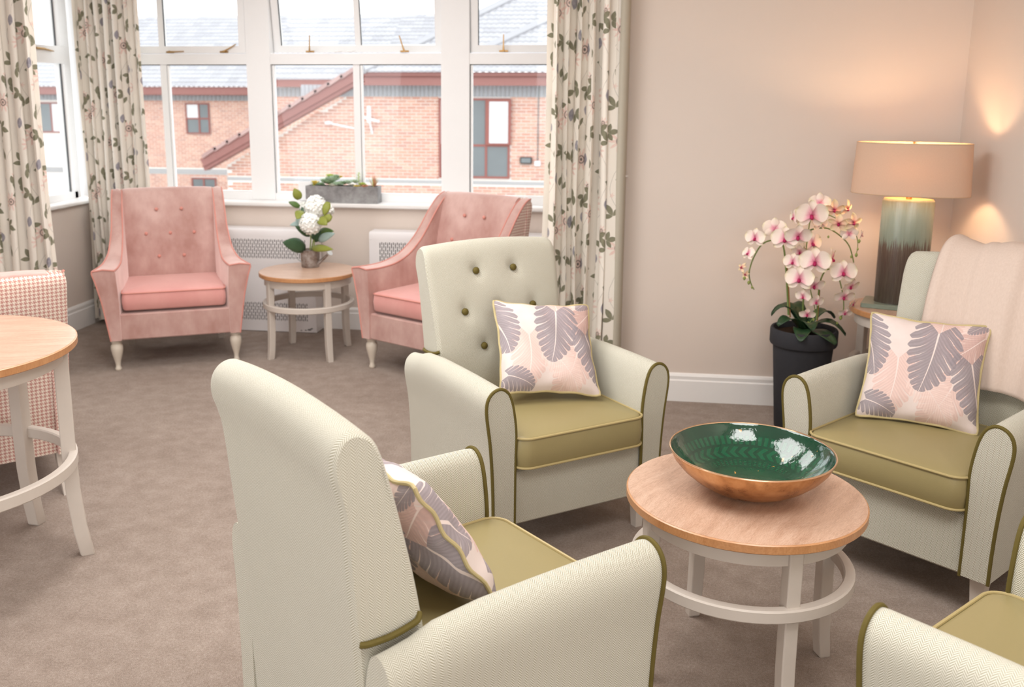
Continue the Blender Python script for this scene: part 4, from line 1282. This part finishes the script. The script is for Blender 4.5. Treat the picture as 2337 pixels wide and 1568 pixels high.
# ------------------------------------------------------------------ green bowl
def bowl():
    c = (.366, 2.372); z0 = .5025
    t = thing('bowl', 'large bowl, emerald enamel inside and copper outside, on the coffee table', 'bowl', (c[0], c[1], z0))
    Rr = .204; H = .100
    outp = [(.001, .0), (.074, 0.0), (.084, .003), (.112, .014), (.146, .033), (.174, .055), (.193, .076), (.2025, .094), (.2045, H)]
    inp = [(.2045, H), (.2035, H + .0015), (.2015, H + .0005), (.1985, .094), (.188, .0785), (.169, .0585), (.141, .037), (.108, .0185), (.080, .009), (.030, .0065), (.001, .006)]
    t1 = NT('beaten_copper', .30, .5, .92)
    n1 = t1.noise(20, 4, .6, t1.coord())
    t1.col(t1.ramp(n1, [(.3, srgb(146, 104, 66)), (.5, srgb(192, 146, 100)), (.75, srgb(216, 174, 128))]))
    t1.put(t1.b.inputs['Roughness'], t1.m('MULTIPLY_ADD', n1, .3, .16))
    t1.bump(t1.noise(70, 3, .6, t1.coord()), .25, .002)
    b_ = MB(); b_.lathe(outp, 96, caps=False); b_.build('outer_shell', t1.mat, t, 60)
    t2 = NT('emerald_enamel', .08, .6)
    o = t2.coord(); X = t2.xyz(o)
    r = t2.m('SQRT', t2.m('ADD', t2.m('MULTIPLY', X[0], X[0]), t2.m('MULTIPLY', X[1], X[1])))
    th = t2.m('ARCTAN2', X[1], X[0])
    nn = t2.noise(14, 3, .6, o)
    # embossed bands: bars, chevrons, bars, arcs
    def bandm(r0, r1):
        return t2.m('MULTIPLY', t2.m('GREATER_THAN', r, r0), t2.m('LESS_THAN', r, r1))
    bars1 = t2.m('MULTIPLY', t2.m('GREATER_THAN', t2.m('FRACT', t2.m('MULTIPLY', th, 66 / (2 * PI))), .40), bandm(.166, .183))
    chev = t2.m('FRACT', t2.m('ADD', t2.m('MULTIPLY', th, 38 / (2 * PI)), t2.m('MULTIPLY', t2.m('ABSOLUTE', t2.m('SUBTRACT', r, .147)), 45.0)))
    chev = t2.m('MULTIPLY', t2.m('GREATER_THAN', chev, .45), bandm(.134, .160))
    bars2 = t2.m('MULTIPLY', t2.m('GREATER_THAN', t2.m('FRACT', t2.m('MULTIPLY', th, 60 / (2 * PI))), .45), bandm(.112, .127))
    dots = t2.m('GREATER_THAN', t2.m('SINE', t2.m('MULTIPLY', r, 1300.0)), -.2)
    bars2 = t2.m('MULTIPLY', bars2, dots)
    arcs = t2.m('SINE', t2.m('MULTIPLY', t2.m('ADD', r, t2.m('MULTIPLY', t2.m('SINE', t2.m('MULTIPLY', th, 6.0)), .03)), 900.0))
    arcs = t2.m('MULTIPLY', t2.m('GREATER_THAN', arcs, 0.0), bandm(.02, .104))
    hgt = t2.m('ADD', t2.m('ADD', bars1, chev), t2.m('ADD', bars2, t2.m('MULTIPLY', arcs, .7)))
    dk = srgb(0, 36, 26); md = srgb(0, 74, 48); lt = srgb(6, 122, 78)
    c_ = t2.mix(nn, dk, md)
    c_ = t2.mix(t2.m('MULTIPLY', hgt, .24), c_, lt)
    warm_glint = t2.m('GREATER_THAN', t2.noise(34, 3, .7, o), .70)  # orange flecks painted in for warm lamp reflections on the enamel
    c_ = t2.mix(t2.m('MULTIPLY', warm_glint, .8), c_, srgb(214, 150, 70))
    t2.col(c_)
    t2.b.inputs['Coat Weight'].default_value = .6
    t2.b.inputs['Coat Roughness'].default_value = .04
    t2.bump(t2.m('ADD', t2.m('MULTIPLY', hgt, .6), t2.m('MULTIPLY', t2.noise(60, 2, .5, o), .7)), .6, .0022)
    b_ = MB(); b_.lathe(inp, 96, caps=False); b_.build('enamel_lining', t2.mat, t, 60)
    b_ = MB(); b_.tube([(.2035 * math.cos(2 * PI * k / 96), .2035 * math.sin(2 * PI * k / 96), H + .0005) for k in range(96)], .0024, n=8, closed=True)
    b_.build('rim', plain('polished_copper_rim', (226, 190, 156), .2, .5, .95, var=.04), t)
    t.scale = (1.02, 1.02, 1.10)
    return t
bowl()

# ------------------------------------------------------------------ lamp
def lamp():
    z0 = .600; ang = R(-20)
    t = thing('table_lamp', 'lit table lamp with oval linen shade and green brown glazed body', 'lamp', (1.256, 4.300, z0), ang)
    tb = NT('green_brown_reactive_glaze', .22, .5)
    o = tb.coord(); X = tb.xyz(o)
    st = tb.noise(30, 4, .65, tb.mapping(o, (3.5, 3.5, .25)))
    st2 = tb.noise(90, 3, .6, tb.mapping(o, (2.5, 2.5, .12)))
    k = tb.m('ADD', X[2], tb.m('MULTIPLY_ADD', st, .16, -.08))
    k = tb.m('ADD', k, tb.m('MULTIPLY_ADD', st2, .10, -.05))
    c_ = tb.ramp(tb.m('MULTIPLY', k, 2.0), [(.10, srgb(52, 34, 34)), (.42, srgb(74, 48, 48)), (.54, srgb(94, 72, 66)), (.60, srgb(140, 152, 138)), (.85, srgb(158, 172, 158)), (1.0, srgb(150, 160, 142))])
    c_ = tb.mix(tb.m('MULTIPLY', st2, .45), c_, srgb(120, 118, 96))
    tb.col(c_)
    b_ = MB(); b_.loft([rrect(.150 - i_, .092 - i_, .008, z, n=3) for i_, z in ((.002, 0), (0, .002), (0, .018), (.002, .020))]); b_.build('base', plain('green_glazed_base', (128, 140, 126), .3, .45, var=.15, vs=30), t)
    b_ = MB(); b_.lathe([(1.0 * .105, .020), (.105, .030), (.106, .25), (.106, .470), (.104, .478), (.098, .481)], 56, sx=1, sy=.62); b_.build('body', tb.mat, t, 50)
    b_ = MB(); b_.lathe([(.099, .4795), (.099, .4825)], 48, sx=1, sy=.6); b_.build('cap', plain('gold_cap', (216, 184, 120), .3, .5, .7, var=.05), t)
    b_ = MB(); b_.lathe([(.012, .482), (.012, .50), (.016, .503), (.016, .56), (.012, .563)], 16); b_.build('bulb_holder', M_brass, t)
    bl = NT('glowing_bulb'); bl.b.inputs['Emission Color'].default_value = (1, .66, .38, 1); bl.b.inputs['Emission Strength'].default_value = 150
    bl.col((1, .8, .6, 1))
    b_ = MB(); b_.lathe([(.012, .560), (.018, .575), (.029, .600), (.030, .618), (.020, .638), (.002, .645)], 20); b_.build('bulb', bl.mat, t)
    # shade: thin translucent linen, open top and bottom
    ts = NT('linen_shade', .9, .1)
    n = ts.noise(120, 2, .6, ts.mapping(ts.coord('UV'), (1, 8, 1))); n2 = ts.noise(120, 2, .6, ts.mapping(ts.coord('UV'), (8, 1, 1)))
    cc = ts.mix(ts.m('MULTIPLY', ts.m('ADD', n, n2), .5), srgb(198, 172, 150), srgb(224, 200, 180))
    ts.col(cc)
    tr = ts.n.new('ShaderNodeBsdfTranslucent'); ts.l.new(cc, tr.inputs[0])
    mx = ts.n.new('ShaderNodeMixShader'); mx.inputs[0].default_value = .17
    ts.l.new(ts.b.outputs[0], mx.inputs[1]); ts.l.new(tr.outputs[0], mx.inputs[2]); ts.l.new(mx.outputs[0], ts.n['Material Output'].inputs[0])
    ts.bump(ts.m('ADD', n, n2), .2, .0006)
    a0, d0 = .240, .132; a1, d1 = .230, .125
    b_ = MB(); N = 72
    for thk, flip in ((0, False), (.0018, True)):
        g_ = []
        for k_ in range(N + 1):
            a = 2 * PI * k_ / N
            g_.append([((a0 - thk) * math.cos(a), (d0 - thk) * math.sin(a), .503), ((a1 - thk) * math.cos(a), (d1 - thk) * math.sin(a), .722)])
        if not flip: g_ = g_[::-1]
        b_.grid(g_[::-1], uvf=lambda i, j: (i * .02, j * .22))
    sh = b_.build('shade', ts.mat, t, 60)
    for zz, a, d in ((.503, a0, d0), (.722, a1, d1)):
        b_ = MB(); b_.tube([((a - .001) * math.cos(2 * PI * k_ / N), (d - .001) * math.sin(2 * PI * k_ / N), zz) for k_ in range(N)], .0022, n=6, closed=True)
        b_.build('shade_ring', plain('shade_trim', (200, 170, 140), .7, .2, var=.03), sh)
    b_ = MB()
    b_.tube([(-a1, 0, .714), (0, 0, .700), (a1, 0, .714)], .002, n=6); b_.tube([(0, -d1, .714), (0, 0, .700), (0, d1, .714)], .002, n=6)
    b_.tube([(0, 0, .64), (0, 0, .724)], .003, n=6); b_.lathe([(.002, .720), (.005, .722), (.005, .727), (.002, .729)], 12)
    b_.build('shade_spider', M_brass, t)
    return t
lamp()

# ------------------------------------------------------------------ orchid
def petal(mb, base, d, nrm, L, Wd, cup=.15, m=0, n=8, tip=.5):
    d = Vector(d).normalized(); nrm = Vector(nrm).normalized(); s_ = d.cross(nrm).normalized()
    P_ = []
    for i in range(n + 1):
        t = i / n
        w = Wd * max(.06, math.sin(PI * min(1, .06 + .94 * t ** 1.15))) ** .55 * (.55 + .45 * min(1, t * 2.2))
        c = Vector(base) + d * L * t
        P_.append([c + s_ * w * q + nrm * (cup * L * (q * q) * .5 - cup * L * t * t * .4) for q in (-1, -.5, 0, .5, 1)])
    mb.grid(P_, m=m, uvf=lambda i, j: (abs(j - 2) / 2, i / n))
def orchid():
    tp = NT('orchid_petal', .6, .2)
    u, v = tp.uv()
    c_ = tp.ramp(v, [(0.0, srgb(206, 84, 130)), (.20, srgb(230, 160, 176)), (.42, srgb(243, 224, 214)), (.85, srgb(240, 228, 210)), (1.0, srgb(226, 216, 170))])
    tp.col(tp.mix(tp.m('MULTIPLY', tp.noise(60, 2, .5, tp.coord()), .3), c_, srgb(236, 206, 200)))
    tp.b.inputs['Subsurface Weight'].default_value = 0
    M_pet = tp.mat
    ty = NT('orchid_petal_yellow', .6, .2); u, v = ty.uv()
    ty.col(ty.ramp(v, [(0.0, srgb(186, 60, 100)), (.3, srgb(228, 186, 164)), (1.0, srgb(230, 218, 176))]))
    M_lip = plain('magenta_orchid_lip', (168, 28, 84), .5, .3, var=.25, vs=90)
    M_stem = plain('orchid_stem', (118, 134, 76), .6, .25, var=.15, vs=40)
    M_bud = plain('orchid_bud', (140, 150, 84), .6, .25, var=.15, vs=60)
    M_leaf = plain('orchid_leaf', (44, 70, 44), .35, .4, var=.25, vs=18)
    M_stake = plain('bamboo_stake', (176, 132, 84), .7, .2, var=.12)
    M_pot = plain('charcoal_pot', (54, 54, 58), .75, .2, var=.10, vs=30, bump=.15, bs=220)
    M_soil = plain('bark_compost', (60, 46, 36), .95, .05, var=.4, vs=80, bump=.8, bs=120, bd=.01)
    cx_, cy_ = .868, 4.345
    t = thing('potted_orchid', 'tall pink and white orchid in a charcoal pot on the floor', 'plant', (cx_, cy_, 0))
    b_ = MB(); b_.lathe([(.100, 0), (.104, .004), (.132, .385), (.132, .400), (.146, .404), (.149, .412), (.149, .470), (.145, .478), (.136, .478), (.131, .470), (.126, .440), (.10, .43)], 56)
    b_.build('pot', M_pot, t, 50)
    b_ = MB(); b_.lathe([(.127, .440), (.127, .452), (.08, .456), (.01, .458)], 32); b_.build('compost', M_soil, t, 60)
    O = Vector((cx_, cy_, 0))
    sc = 3.732
    def Z(x, y, Y=4.345): return at(1660 + x / sc, 440 + y / sc, Y) - O
    stems = [([(520, 1040), (508, 800), (492, 560), (470, 440), (420, 405), (345, 412), (285, 450), (240, 520), (205, 600), (185, 690), (200, 770), (228, 825)], 4.33, .0045),
             ([(640, 1060), (650, 820), (655, 600), (662, 400), (690, 330), (760, 304), (860, 305), (960, 365), (1030, 440), (1060, 520), (1076, 595)], 4.37, .0045),
             ([(650, 700), (700, 260), (760, 175), (850, 185), (960, 235), (1050, 290), (1100, 370), (1110, 450), (1096, 535)], 4.31, .0028),
             ([(760, 1080), (775, 880), (790, 760), (830, 670), (885, 650), (935, 690), (965, 780), (985, 880), (990, 990), (965, 1075)], 4.29, .0040),
             ([(655, 690), (690, 720), (712, 850), (735, 940), (745, 1030), (700, 1110)], 4.24, .0028)]
    for pts, Y, r in stems:
        b_ = MB(); pa = catmull([Z(x, y, Y) for x, y in pts], 5)
        b_.tube(pa, [r * (1 - .45 * k / len(pa)) for k in range(len(pa))], n=7); b_.build('stem', M_stem, t)
    for (x0, y0), (x1, y1), Y in (((535, 1060), (506, 590), 4.335), ((640, 1060), (670, 330), 4.38), ((765, 1090), (785, 830), 4.30)):
        b_ = MB(); b_.tube([Z(x0, y0, Y), Z(x1, y1, Y)], .0035, n=6); b_.build('stake', M_stake, t)
    # flowers: (x, y, half width in zoom px, depth, turn left/right, tilt, kind)
    fl = [(240, 385, 72, 4.27, -25, 5, 0), (185, 520, 55, 4.27, -50, -30, 0), (130, 640, 42, 4.28, -60, -40, 2), (160, 700, 34, 4.28, -50, -30, 2),
          (400, 305, 78, 4.34, 160, 20, 0), (490, 395, 92, 4.24, -5, 0, 0), (600, 365, 90, 4.22, 10, 40, 0), (715, 190, 108, 4.26, 12, 8, 0),
          (575, 210, 58, 4.34, -75, 10, 0), (790, 85, 72, 4.38, 170, 30, 0), (905, 140, 72, 4.33, 20, 15, 2), (950, 265, 70, 4.29, -10, -5, 2),
          (1065, 250, 68, 4.28, 35, 10, 2), (1010, 130, 62, 4.36, 60, 20, 2), (1040, 350, 60, 4.30, 170, 0, 0), (1135, 360, 38, 4.32, 80, 10, 0),
          (780, 260, 66, 4.36, 40, -20, 0), (715, 430, 80, 4.34, 40, 0, 0), (560, 590, 66, 4.24, -20, 0, 0), (745, 590, 104, 4.20, 0, 0, 0),
          (880, 560, 78, 4.26, 70, 10, 0), (615, 735, 96, 4.20, -12, 0, 0), (735, 785, 74, 4.22, 25, 50, 0), (650, 880, 56, 4.22, -30, 30, 0),
          (750, 925, 56, 4.21, 30, 30, 0), (985, 680, 90, 4.22, 12, 0, 0), (1045, 790, 66, 4.26, 40, 60, 0), (990, 880, 70, 4.24, 20, 60, 0),
          (1062, 940, 44, 4.28, 60, 40, 0), (1000, 1018, 46, 4.25, 10, 85, 0), (680, 1030, 54, 4.20, 0, 60, 0), (620, 500, 58, 4.33, -20, 60, 0)]
    for x, y, hw, Y, yaw, tilt, kind in fl:
        c = Z(x, y, Y); s_ = hw / sc * (Y / 2138.0) * 1.22
        f_ = Vector((math.sin(R(yaw)) - .15, -math.cos(R(yaw)), math.sin(R(-tilt)) * .9 + .10)).normalized()
        r_ = f_.cross(Vector((0, 0, 1))).normalized() * -1
        if r_.length < .1: r_ = Vector((1, 0, 0))
        up = f_.cross(r_).normalized()
        if up.z < 0: up = -up
        b_ = MB()
        wf = .60 if kind == 0 else .24
        for a, L, wk, q in ((90, .95, .34, 0), (218, .95, .32, 0), (322, .95, .32, 0), (18, 1.05, wf, .10), (162, 1.05, wf, .10)):
            d = r_ * math.cos(R(a)) + up * math.sin(R(a)) - f_ * (.10 - q)
            petal(b_, c + f_ * (.002 + q * .04), d, f_, s_ * L, s_ * wk, cup=.22 if kind == 0 else .4)
        fo = b_.build('flower', ty.mat if kind == 2 else M_pet, t, 80)
        b_ = MB(); k = s_ * .26
        cc = c + f_ * .004
        rings = []
        for j, (rr, dd) in enumerate(((.3, 0), (1.0, .15), (1.05, .5), (.7, .95), (.15, 1.15))):
            rings.append([cc + f_ * (dd * k * 1.1) - up * (.35 * k + dd * k * .25) + (r_ * math.cos(2 * PI * q / 8) * .8 + up * math.sin(2 * PI * q / 8)) * rr * k * .62 for q in range(8)])
        b_.loft(rings); b_.build('lip', M_lip, fo, 80)
    for x, y, r in ((145, 728, 13), (182, 765, 13), (210, 805, 10), (1122, 412, 13), (1098, 530, 13), (1055, 545, 10), (1110, 480, 9), (965, 1065, 14), (735, 1080, 11), (690, 1108, 9), (722, 1128, 9), (935, 1110, 9), (860, 375, 9)):
        c = Z(x, y, 4.27); rr = r / sc * 4.3 / 2138
        b_ = MB(); b_.lathe([(.001, -1.4 * rr), (.7 * rr, -.8 * rr), (rr, 0), (.6 * rr, 1.0 * rr), (.001, 1.3 * rr)], 10, c=c); b_.build('bud', M_bud, t, 60)
    # strap leaves from the crown
    for az, L, w_, rise, dr in ((215, .16, .040, .06, .02), (180, .15, .034, .10, .02), (255, .17, .042, .03, .05), (300, .20, .044, .02, .05), (340, .18, .038, .06, .06), (20, .15, .034, .08, .02), (110, .15, .036, .09, .0), (145, .16, .038, .10, .03), (275, .13, .036, .05, .02)):
        a = R(az); d = Vector((math.cos(a), math.sin(a), 0)); s2 = Vector((-d.y, d.x, 0))
        b_ = MB(); P_ = []
        for i in range(9):
            q = i / 8
            c = Vector((0, 0, .455)) + d * (L * q) + Vector((0, 0, rise * math.sin(PI * q * .8) * 1.1 - dr * q * q + .028 * q))
            w2 = w_ * (math.sin(PI * (.12 + .84 * q)) ** .6)
            P_.append([c + s2 * w2 * e + Vector((0, 0, .010 * abs(e))) for e in (-1, -.5, 0, .5, 1)])
        b_.grid(P_); lf = b_.build('leaf', M_leaf, t, 80)
        m_ = lf.modifiers.new('thick', 'SOLIDIFY'); m_.thickness = .002
    return t
orchid()

# ------------------------------------------------------------------ hydrangea in a little watering can
def hydrangea():
    Yc = 5.37
    c = onz(710, 608, .5025); O = Vector((c.x, 5.372, .5025))
    t = thing('watering_can', 'small galvanised watering can with white hydrangea on the small table', 'planter', O)
    Mz = NT('weathered_zinc', .55, .4, .55)
    n = Mz.noise(26, 4, .65, Mz.coord())
    Mz.col(Mz.ramp(n, [(.3, srgb(112, 88, 74)), (.48, srgb(150, 140, 134)), (.75, srgb(186, 184, 182))]))
    b_ = MB(); b_.lathe([(.050, 0), (.052, .002), (.056, .050), (.0585, .102), (.060, .105), (.0575, .106), (.055, .100), (.050, .060), (.001, .058)], 32); b_.build('can', Mz.mat, t, 50)
    b_ = MB(); b_.tube([(.048, -.01, .020), (.085, -.012, .052), (.118, -.014, .084)], [.011, .009, .007], n=10); sp = b_.build('spout', Mz.mat, t)
    b_ = MB(); k0 = Vector((.118, -.014, .084)); d = Vector((.7, -.3, .6)).normalized(); e1 = d.orthogonal().normalized(); e2 = d.cross(e1)
    b_.loft([[k0 + d * z + (e1 * math.cos(2 * PI * k / 14) + e2 * math.sin(2 * PI * k / 14)) * r for k in range(14)] for r, z in ((.007, -.004), (.020, .012), (.020, .016))]); b_.build('rose', plain('pale_zinc', (206, 206, 204), .45, .4, .4, var=.05), t)
    b_ = MB(); b_.tube(catmull([(-.054, 0, .085), (-.085, 0, .090), (-.088, 0, .055), (-.052, 0, .025)], 5), .004, n=6); b_.build('handle', plain('pale_zinc_handle', (196, 198, 198), .45, .4, .5, var=.05), t)
    sc = 6.273
    def Z(x, y, Y=Yc): return at(660 + x / sc, 370 + y / sc, Y) - O
    M_w = plain('white_hydrangea_petal', (254, 254, 248), .6, .2, var=.03, vs=60)
    M_st = plain('hydrangea_stem', (138, 152, 82), .6, .2, var=.1)
    for (x, y, r, Y) in ((380, 640, 150, 5.33), (300, 880, 145, 5.28), (545, 690, 80, 5.44), (200, 640, 60, 5.42)):
        c = Z(x, y, Y); rr = r / sc * Yc / 2138 * 1.12
        b_ = MB(); rnd = random.Random(int(x))
        N = 110 if r > 100 else 50
        for k in range(N):
            zz = 1 - 2 * (k + .5) / N; ph = k * 2.39996; q = math.sqrt(1 - zz * zz)
            d = Vector((q * math.cos(ph), q * math.sin(ph), zz)); p = c + d * rr * rnd.uniform(.78, 1.02)
            e1 = d.orthogonal().normalized(); e1.rotate(Matrix.Rotation(rnd.uniform(0, 3), 3, d)); e2 = d.cross(e1); f_ = .0155 * rnd.uniform(.8, 1.2)
            for s1, s2 in ((1, 0), (0, 1), (-1, 0), (0, -1)):
                a = e1 * s1 + e2 * s2; o2 = e1 * s2 - e2 * s1
                b_.poly([p, p + a * f_ * .7 + o2 * f_ * .5 + d * .002, p + a * f_ * 1.25 + d * .0035, p + a * f_ * .7 - o2 * f_ * .5 + d * .002])
        b_.lathe([(.001, -rr * .75), (rr * .6, -rr * .45), (rr * .75, 0), (rr * .6, rr * .45), (.001, rr * .75)], 12, c=c)
        b_.build('bloom', M_w, t, 0)
    for pts in (((300, 1250), (310, 1100), (300, 960)), ((350, 1250), (370, 1050), (385, 760)), ((320, 1250), (345, 1120), (430, 1000))):
        b_ = MB(); b_.tube([Z(x, y, 5.36) for x, y in pts], .004, n=6); b_.build('stem', M_st, t)
    cols = {'o': plain('olive_leaf', (136, 142, 62), .5, .3, var=.15, vs=40), 'g': plain('green_leaf', (86, 112, 58), .45, .35, var=.2, vs=30), 'd': plain('dark_green_leaf', (62, 88, 62), .4, .35, var=.2, vs=30), 'b': plain('pale_blue_leaf', (160, 182, 178), .5, .3, var=.15, vs=40)}
    # base x,y  tip x,y  half width, colour, depth, depth of tip
    lv = [(150, 530, 70, 375, 72, 'o', 5.36, 5.34), (150, 640, -10, 570, 46, 'g', 5.36, 5.33), (190, 700, 110, 815, 84, 'o', 5.34, 5.26), (230, 790, 180, 640, 40, 'd', 5.38, 5.38),
          (560, 570, 500, 770, 62, 'o', 5.30, 5.27), (430, 800, 540, 900, 84, 'o', 5.28, 5.22), (600, 760, 500, 870, 60, 'o', 5.26, 5.26),
          (300, 1050, 85, 915, 62, 'd', 5.34, 5.24), (200, 870, 10, 905, 42, 'b', 5.36, 5.33),
          (430, 990, 640, 990, 55, 'g', 5.36, 5.30), (360, 1130, 500, 980, 62, 'd', 5.36, 5.34), (420, 1120, 650, 1020, 68, 'b', 5.34, 5.27), (370, 1110, 330, 1010, 40, 'd', 5.37, 5.35),
          (235, 1225, -90, 1150, 118, 'd', 5.34, 5.20), (320, 1230, 630, 1250, 60, 'o', 5.34, 5.24), (170, 800, 100, 870, 46, 'b', 5.38, 5.38)]
    for x0, y0, x1, y1, hw, cc, Ya, Yb in lv:
        a = Z(x0, y0, Ya); b0 = Z(x1, y1, Yb); d = b0 - a; L = d.length; d.normalize()
        nrm = Vector((.2, -1, .35)); s2 = d.cross(nrm).normalized(); nr = s2.cross(d).normalized(); w2 = hw / sc * Yc / 2138
        P_ = []
        for i in range(9):
            q = i / 8; ww = w2 * (math.sin(PI * min(1, (.10 + .90 * q))) ** .75) * (1.0 - .15 * q)
            P_.append([a + d * L * q + s2 * ww * e - nr * (.10 * w2 * e * e) + nr * (.012 * math.sin(PI * q)) for e in (-1, -.5, 0, .5, 1)])
        b_ = MB(); b_.grid(P_); lf = b_.build('leaf', cols[cc], t, 80)
        m_ = lf.modifiers.new('thick', 'SOLIDIFY'); m_.thickness = .0012
    return t
hydrangea()

# ------------------------------------------------------------------ planter of succulents on the sill
def planter():
    x0, x1, y0, y1, z0 = -2.005, -1.525, 5.865, 5.965, .836
    t = thing('planter', 'grey concrete trough of succulents on the window sill', 'planter', ((x0 + x1) / 2, (y0 + y1) / 2, z0))
    w, d, h = (x1 - x0) / 2, (y1 - y0) / 2, .108
    Mc = NT('cast_concrete', .85, .15)
    n = Mc.noise(14, 5, .65, Mc.coord())
    Mc.col(Mc.ramp(n, [(.3, srgb(118, 116, 116)), (.5, srgb(146, 144, 144)), (.75, srgb(172, 172, 172))])); Mc.bump(n, .2, .002)
    b_ = MB(); e = .010
    b_.box(-w, w, -d, -d + e, 0, h); b_.box(-w, w, d - e, d, 0, h); b_.box(-w, -w + e, -d + e, d - e, 0, h); b_.box(w - e, w, -d + e, d - e, 0, h); b_.box(-w + e, w - e, -d + e, d - e, 0, .09)
    b_.build('trough', Mc.mat, t, 0)
    b_ = MB(); b_.box(-w + e, w - e, -d + e, d - e, .09, .098); b_.build('soil', plain('dark_soil', (70, 60, 48), .95, .05, var=.4, vs=90, bump=.6, bs=150, bd=.006), t, 0)
    C_ = {'g': plain('succulent_green', (150, 176, 140), .5, .3, var=.2, vs=60), 'y': plain('succulent_yellow', (214, 190, 84), .5, .3, var=.2, vs=60), 'l': plain('succulent_lime', (190, 208, 112), .5, .3, var=.2, vs=60),
          'w': plain('succulent_pale', (206, 204, 190), .5, .3, var=.1, vs=60), 'r': plain('succulent_red', (200, 142, 108), .5, .3, var=.25, vs=60), 'm': plain('succulent_mint', (184, 206, 180), .5, .3, var=.2, vs=60)}
    def rosette(x, r, z, c, up=.5, n=22, y=0, wd=.32):
        b_ = MB(); rnd = random.Random(int(x * 1000) + 5)
        r *= 1.15; z += r * .2
        for k in range(n):
            a = k * 2.4; q = k / n; el = up + (1 - q) * -.3 + q * .7
            dd = Vector((math.cos(a) * math.cos(el), math.sin(a) * math.cos(el) * .8, math.sin(el)))
            L = r * (1 - .45 * q); s2 = dd.cross(Vector((0, 0, 1))).normalized(); nn = s2.cross(dd)
            p = Vector((x, y, z))
            b_.loft([[p + dd * L * t_ + (s2 * math.cos(g) * wd + nn * math.sin(g) * .13) * L * ww for g in (0, PI / 2, PI, 3 * PI / 2)] for t_, ww in ((0, .35), (.45, 1.0), (.8, .8), (1.0, .08))])
        b_.build('succulent', C_[c], t, 80)
    rosette(-.195, .038, .10, 'y', 1.0, 12, wd=.18); rosette(-.155, .034, .100, 'g', .4)
    rosette(-.125, .036, .122, 'm', .7, 24); rosette(-.09, .034, .15, 'l', .8, 20); rosette(-.05, .032, .148, 'g', .8, 20); rosette(.075, .034, .118, 'm', .8, 14, wd=.22); rosette(.125, .030, .105, 'l', .6, 18); rosette(-.105, .048, .108, 'g', .6, 30); rosette(-.075, .052, .125, 'm', .7, 30); rosette(-.035, .040, .105, 'm', .4, 24, y=-.02)
    rosette(-.06, .030, .10, 'w', .4, 18, y=-.035); rosette(-.01, .034, .11, 'g', .5, 20); rosette(.03, .036, .112, 'm', .8, 16, wd=.2)
    rosette(-.018, .018, .155, 'y', .9, 10, wd=.3); rosette(.10, .026, .10, 'y', .2, 18, y=-.03); rosette(.15, .028, .10, 'r', .2, 18, y=-.03, wd=.4); rosette(.055, .026, .10, 'w', .5, 16)
    # tall sprig and the spiky red grass
    b_ = MB(); b_.tube([(.105, .01, .10), (.098, .01, .15), (.102, .01, .195)], .002, n=5)
    rnd = random.Random(4)
    for k in range(22):
        z = .13 + .065 * k / 22; a = k * 2.4; p = Vector((.1, .01, z)); dd = Vector((math.cos(a), math.sin(a), .3)); s2 = Vector((-dd.y, dd.x, 0)).normalized()
        b_.poly([p, p + dd * .010 + s2 * .005, p + dd * .022, p + dd * .010 - s2 * .005])
    b_.build('sprig', C_['l'], t, 0)
    for cx_, cc, n, L in ((.205, 'r', 34, .085), (.20, 'l', 18, .075), (-.20, 'l', 10, .05), (-.09, 'l', 16, .06)):
        b_ = MB(); rnd = random.Random(n)
        for k in range(n):
            a = rnd.uniform(0, 2 * PI); el = rnd.uniform(.75, 1.45); dd = Vector((math.cos(a) * math.cos(el), math.sin(a) * math.cos(el) * .6, math.sin(el))); s2 = Vector((-math.sin(a), math.cos(a), 0))
            p = Vector((cx_, 0, .098)); LL = L * rnd.uniform(.7, 1.1)
            b_.poly([p - s2 * .0022, p + s2 * .0022, p + dd * LL * .6 + s2 * .0018, p + dd * LL, p + dd * LL * .6 - s2 * .0018])
        b_.build('spiky_tuft', C_[cc], t, 0)
    return t
planter()
mb = MB(); mb.box(-.085, .085, -.004, .004, 0, .125, bev=.002)
o = tag(mb.build('card', plain('white_card', (246, 246, 246), .6, .3, var=.01)), 'blank white card standing behind the left end of the planter', 'card')
o.location = (-2.005, 5.972, .837)
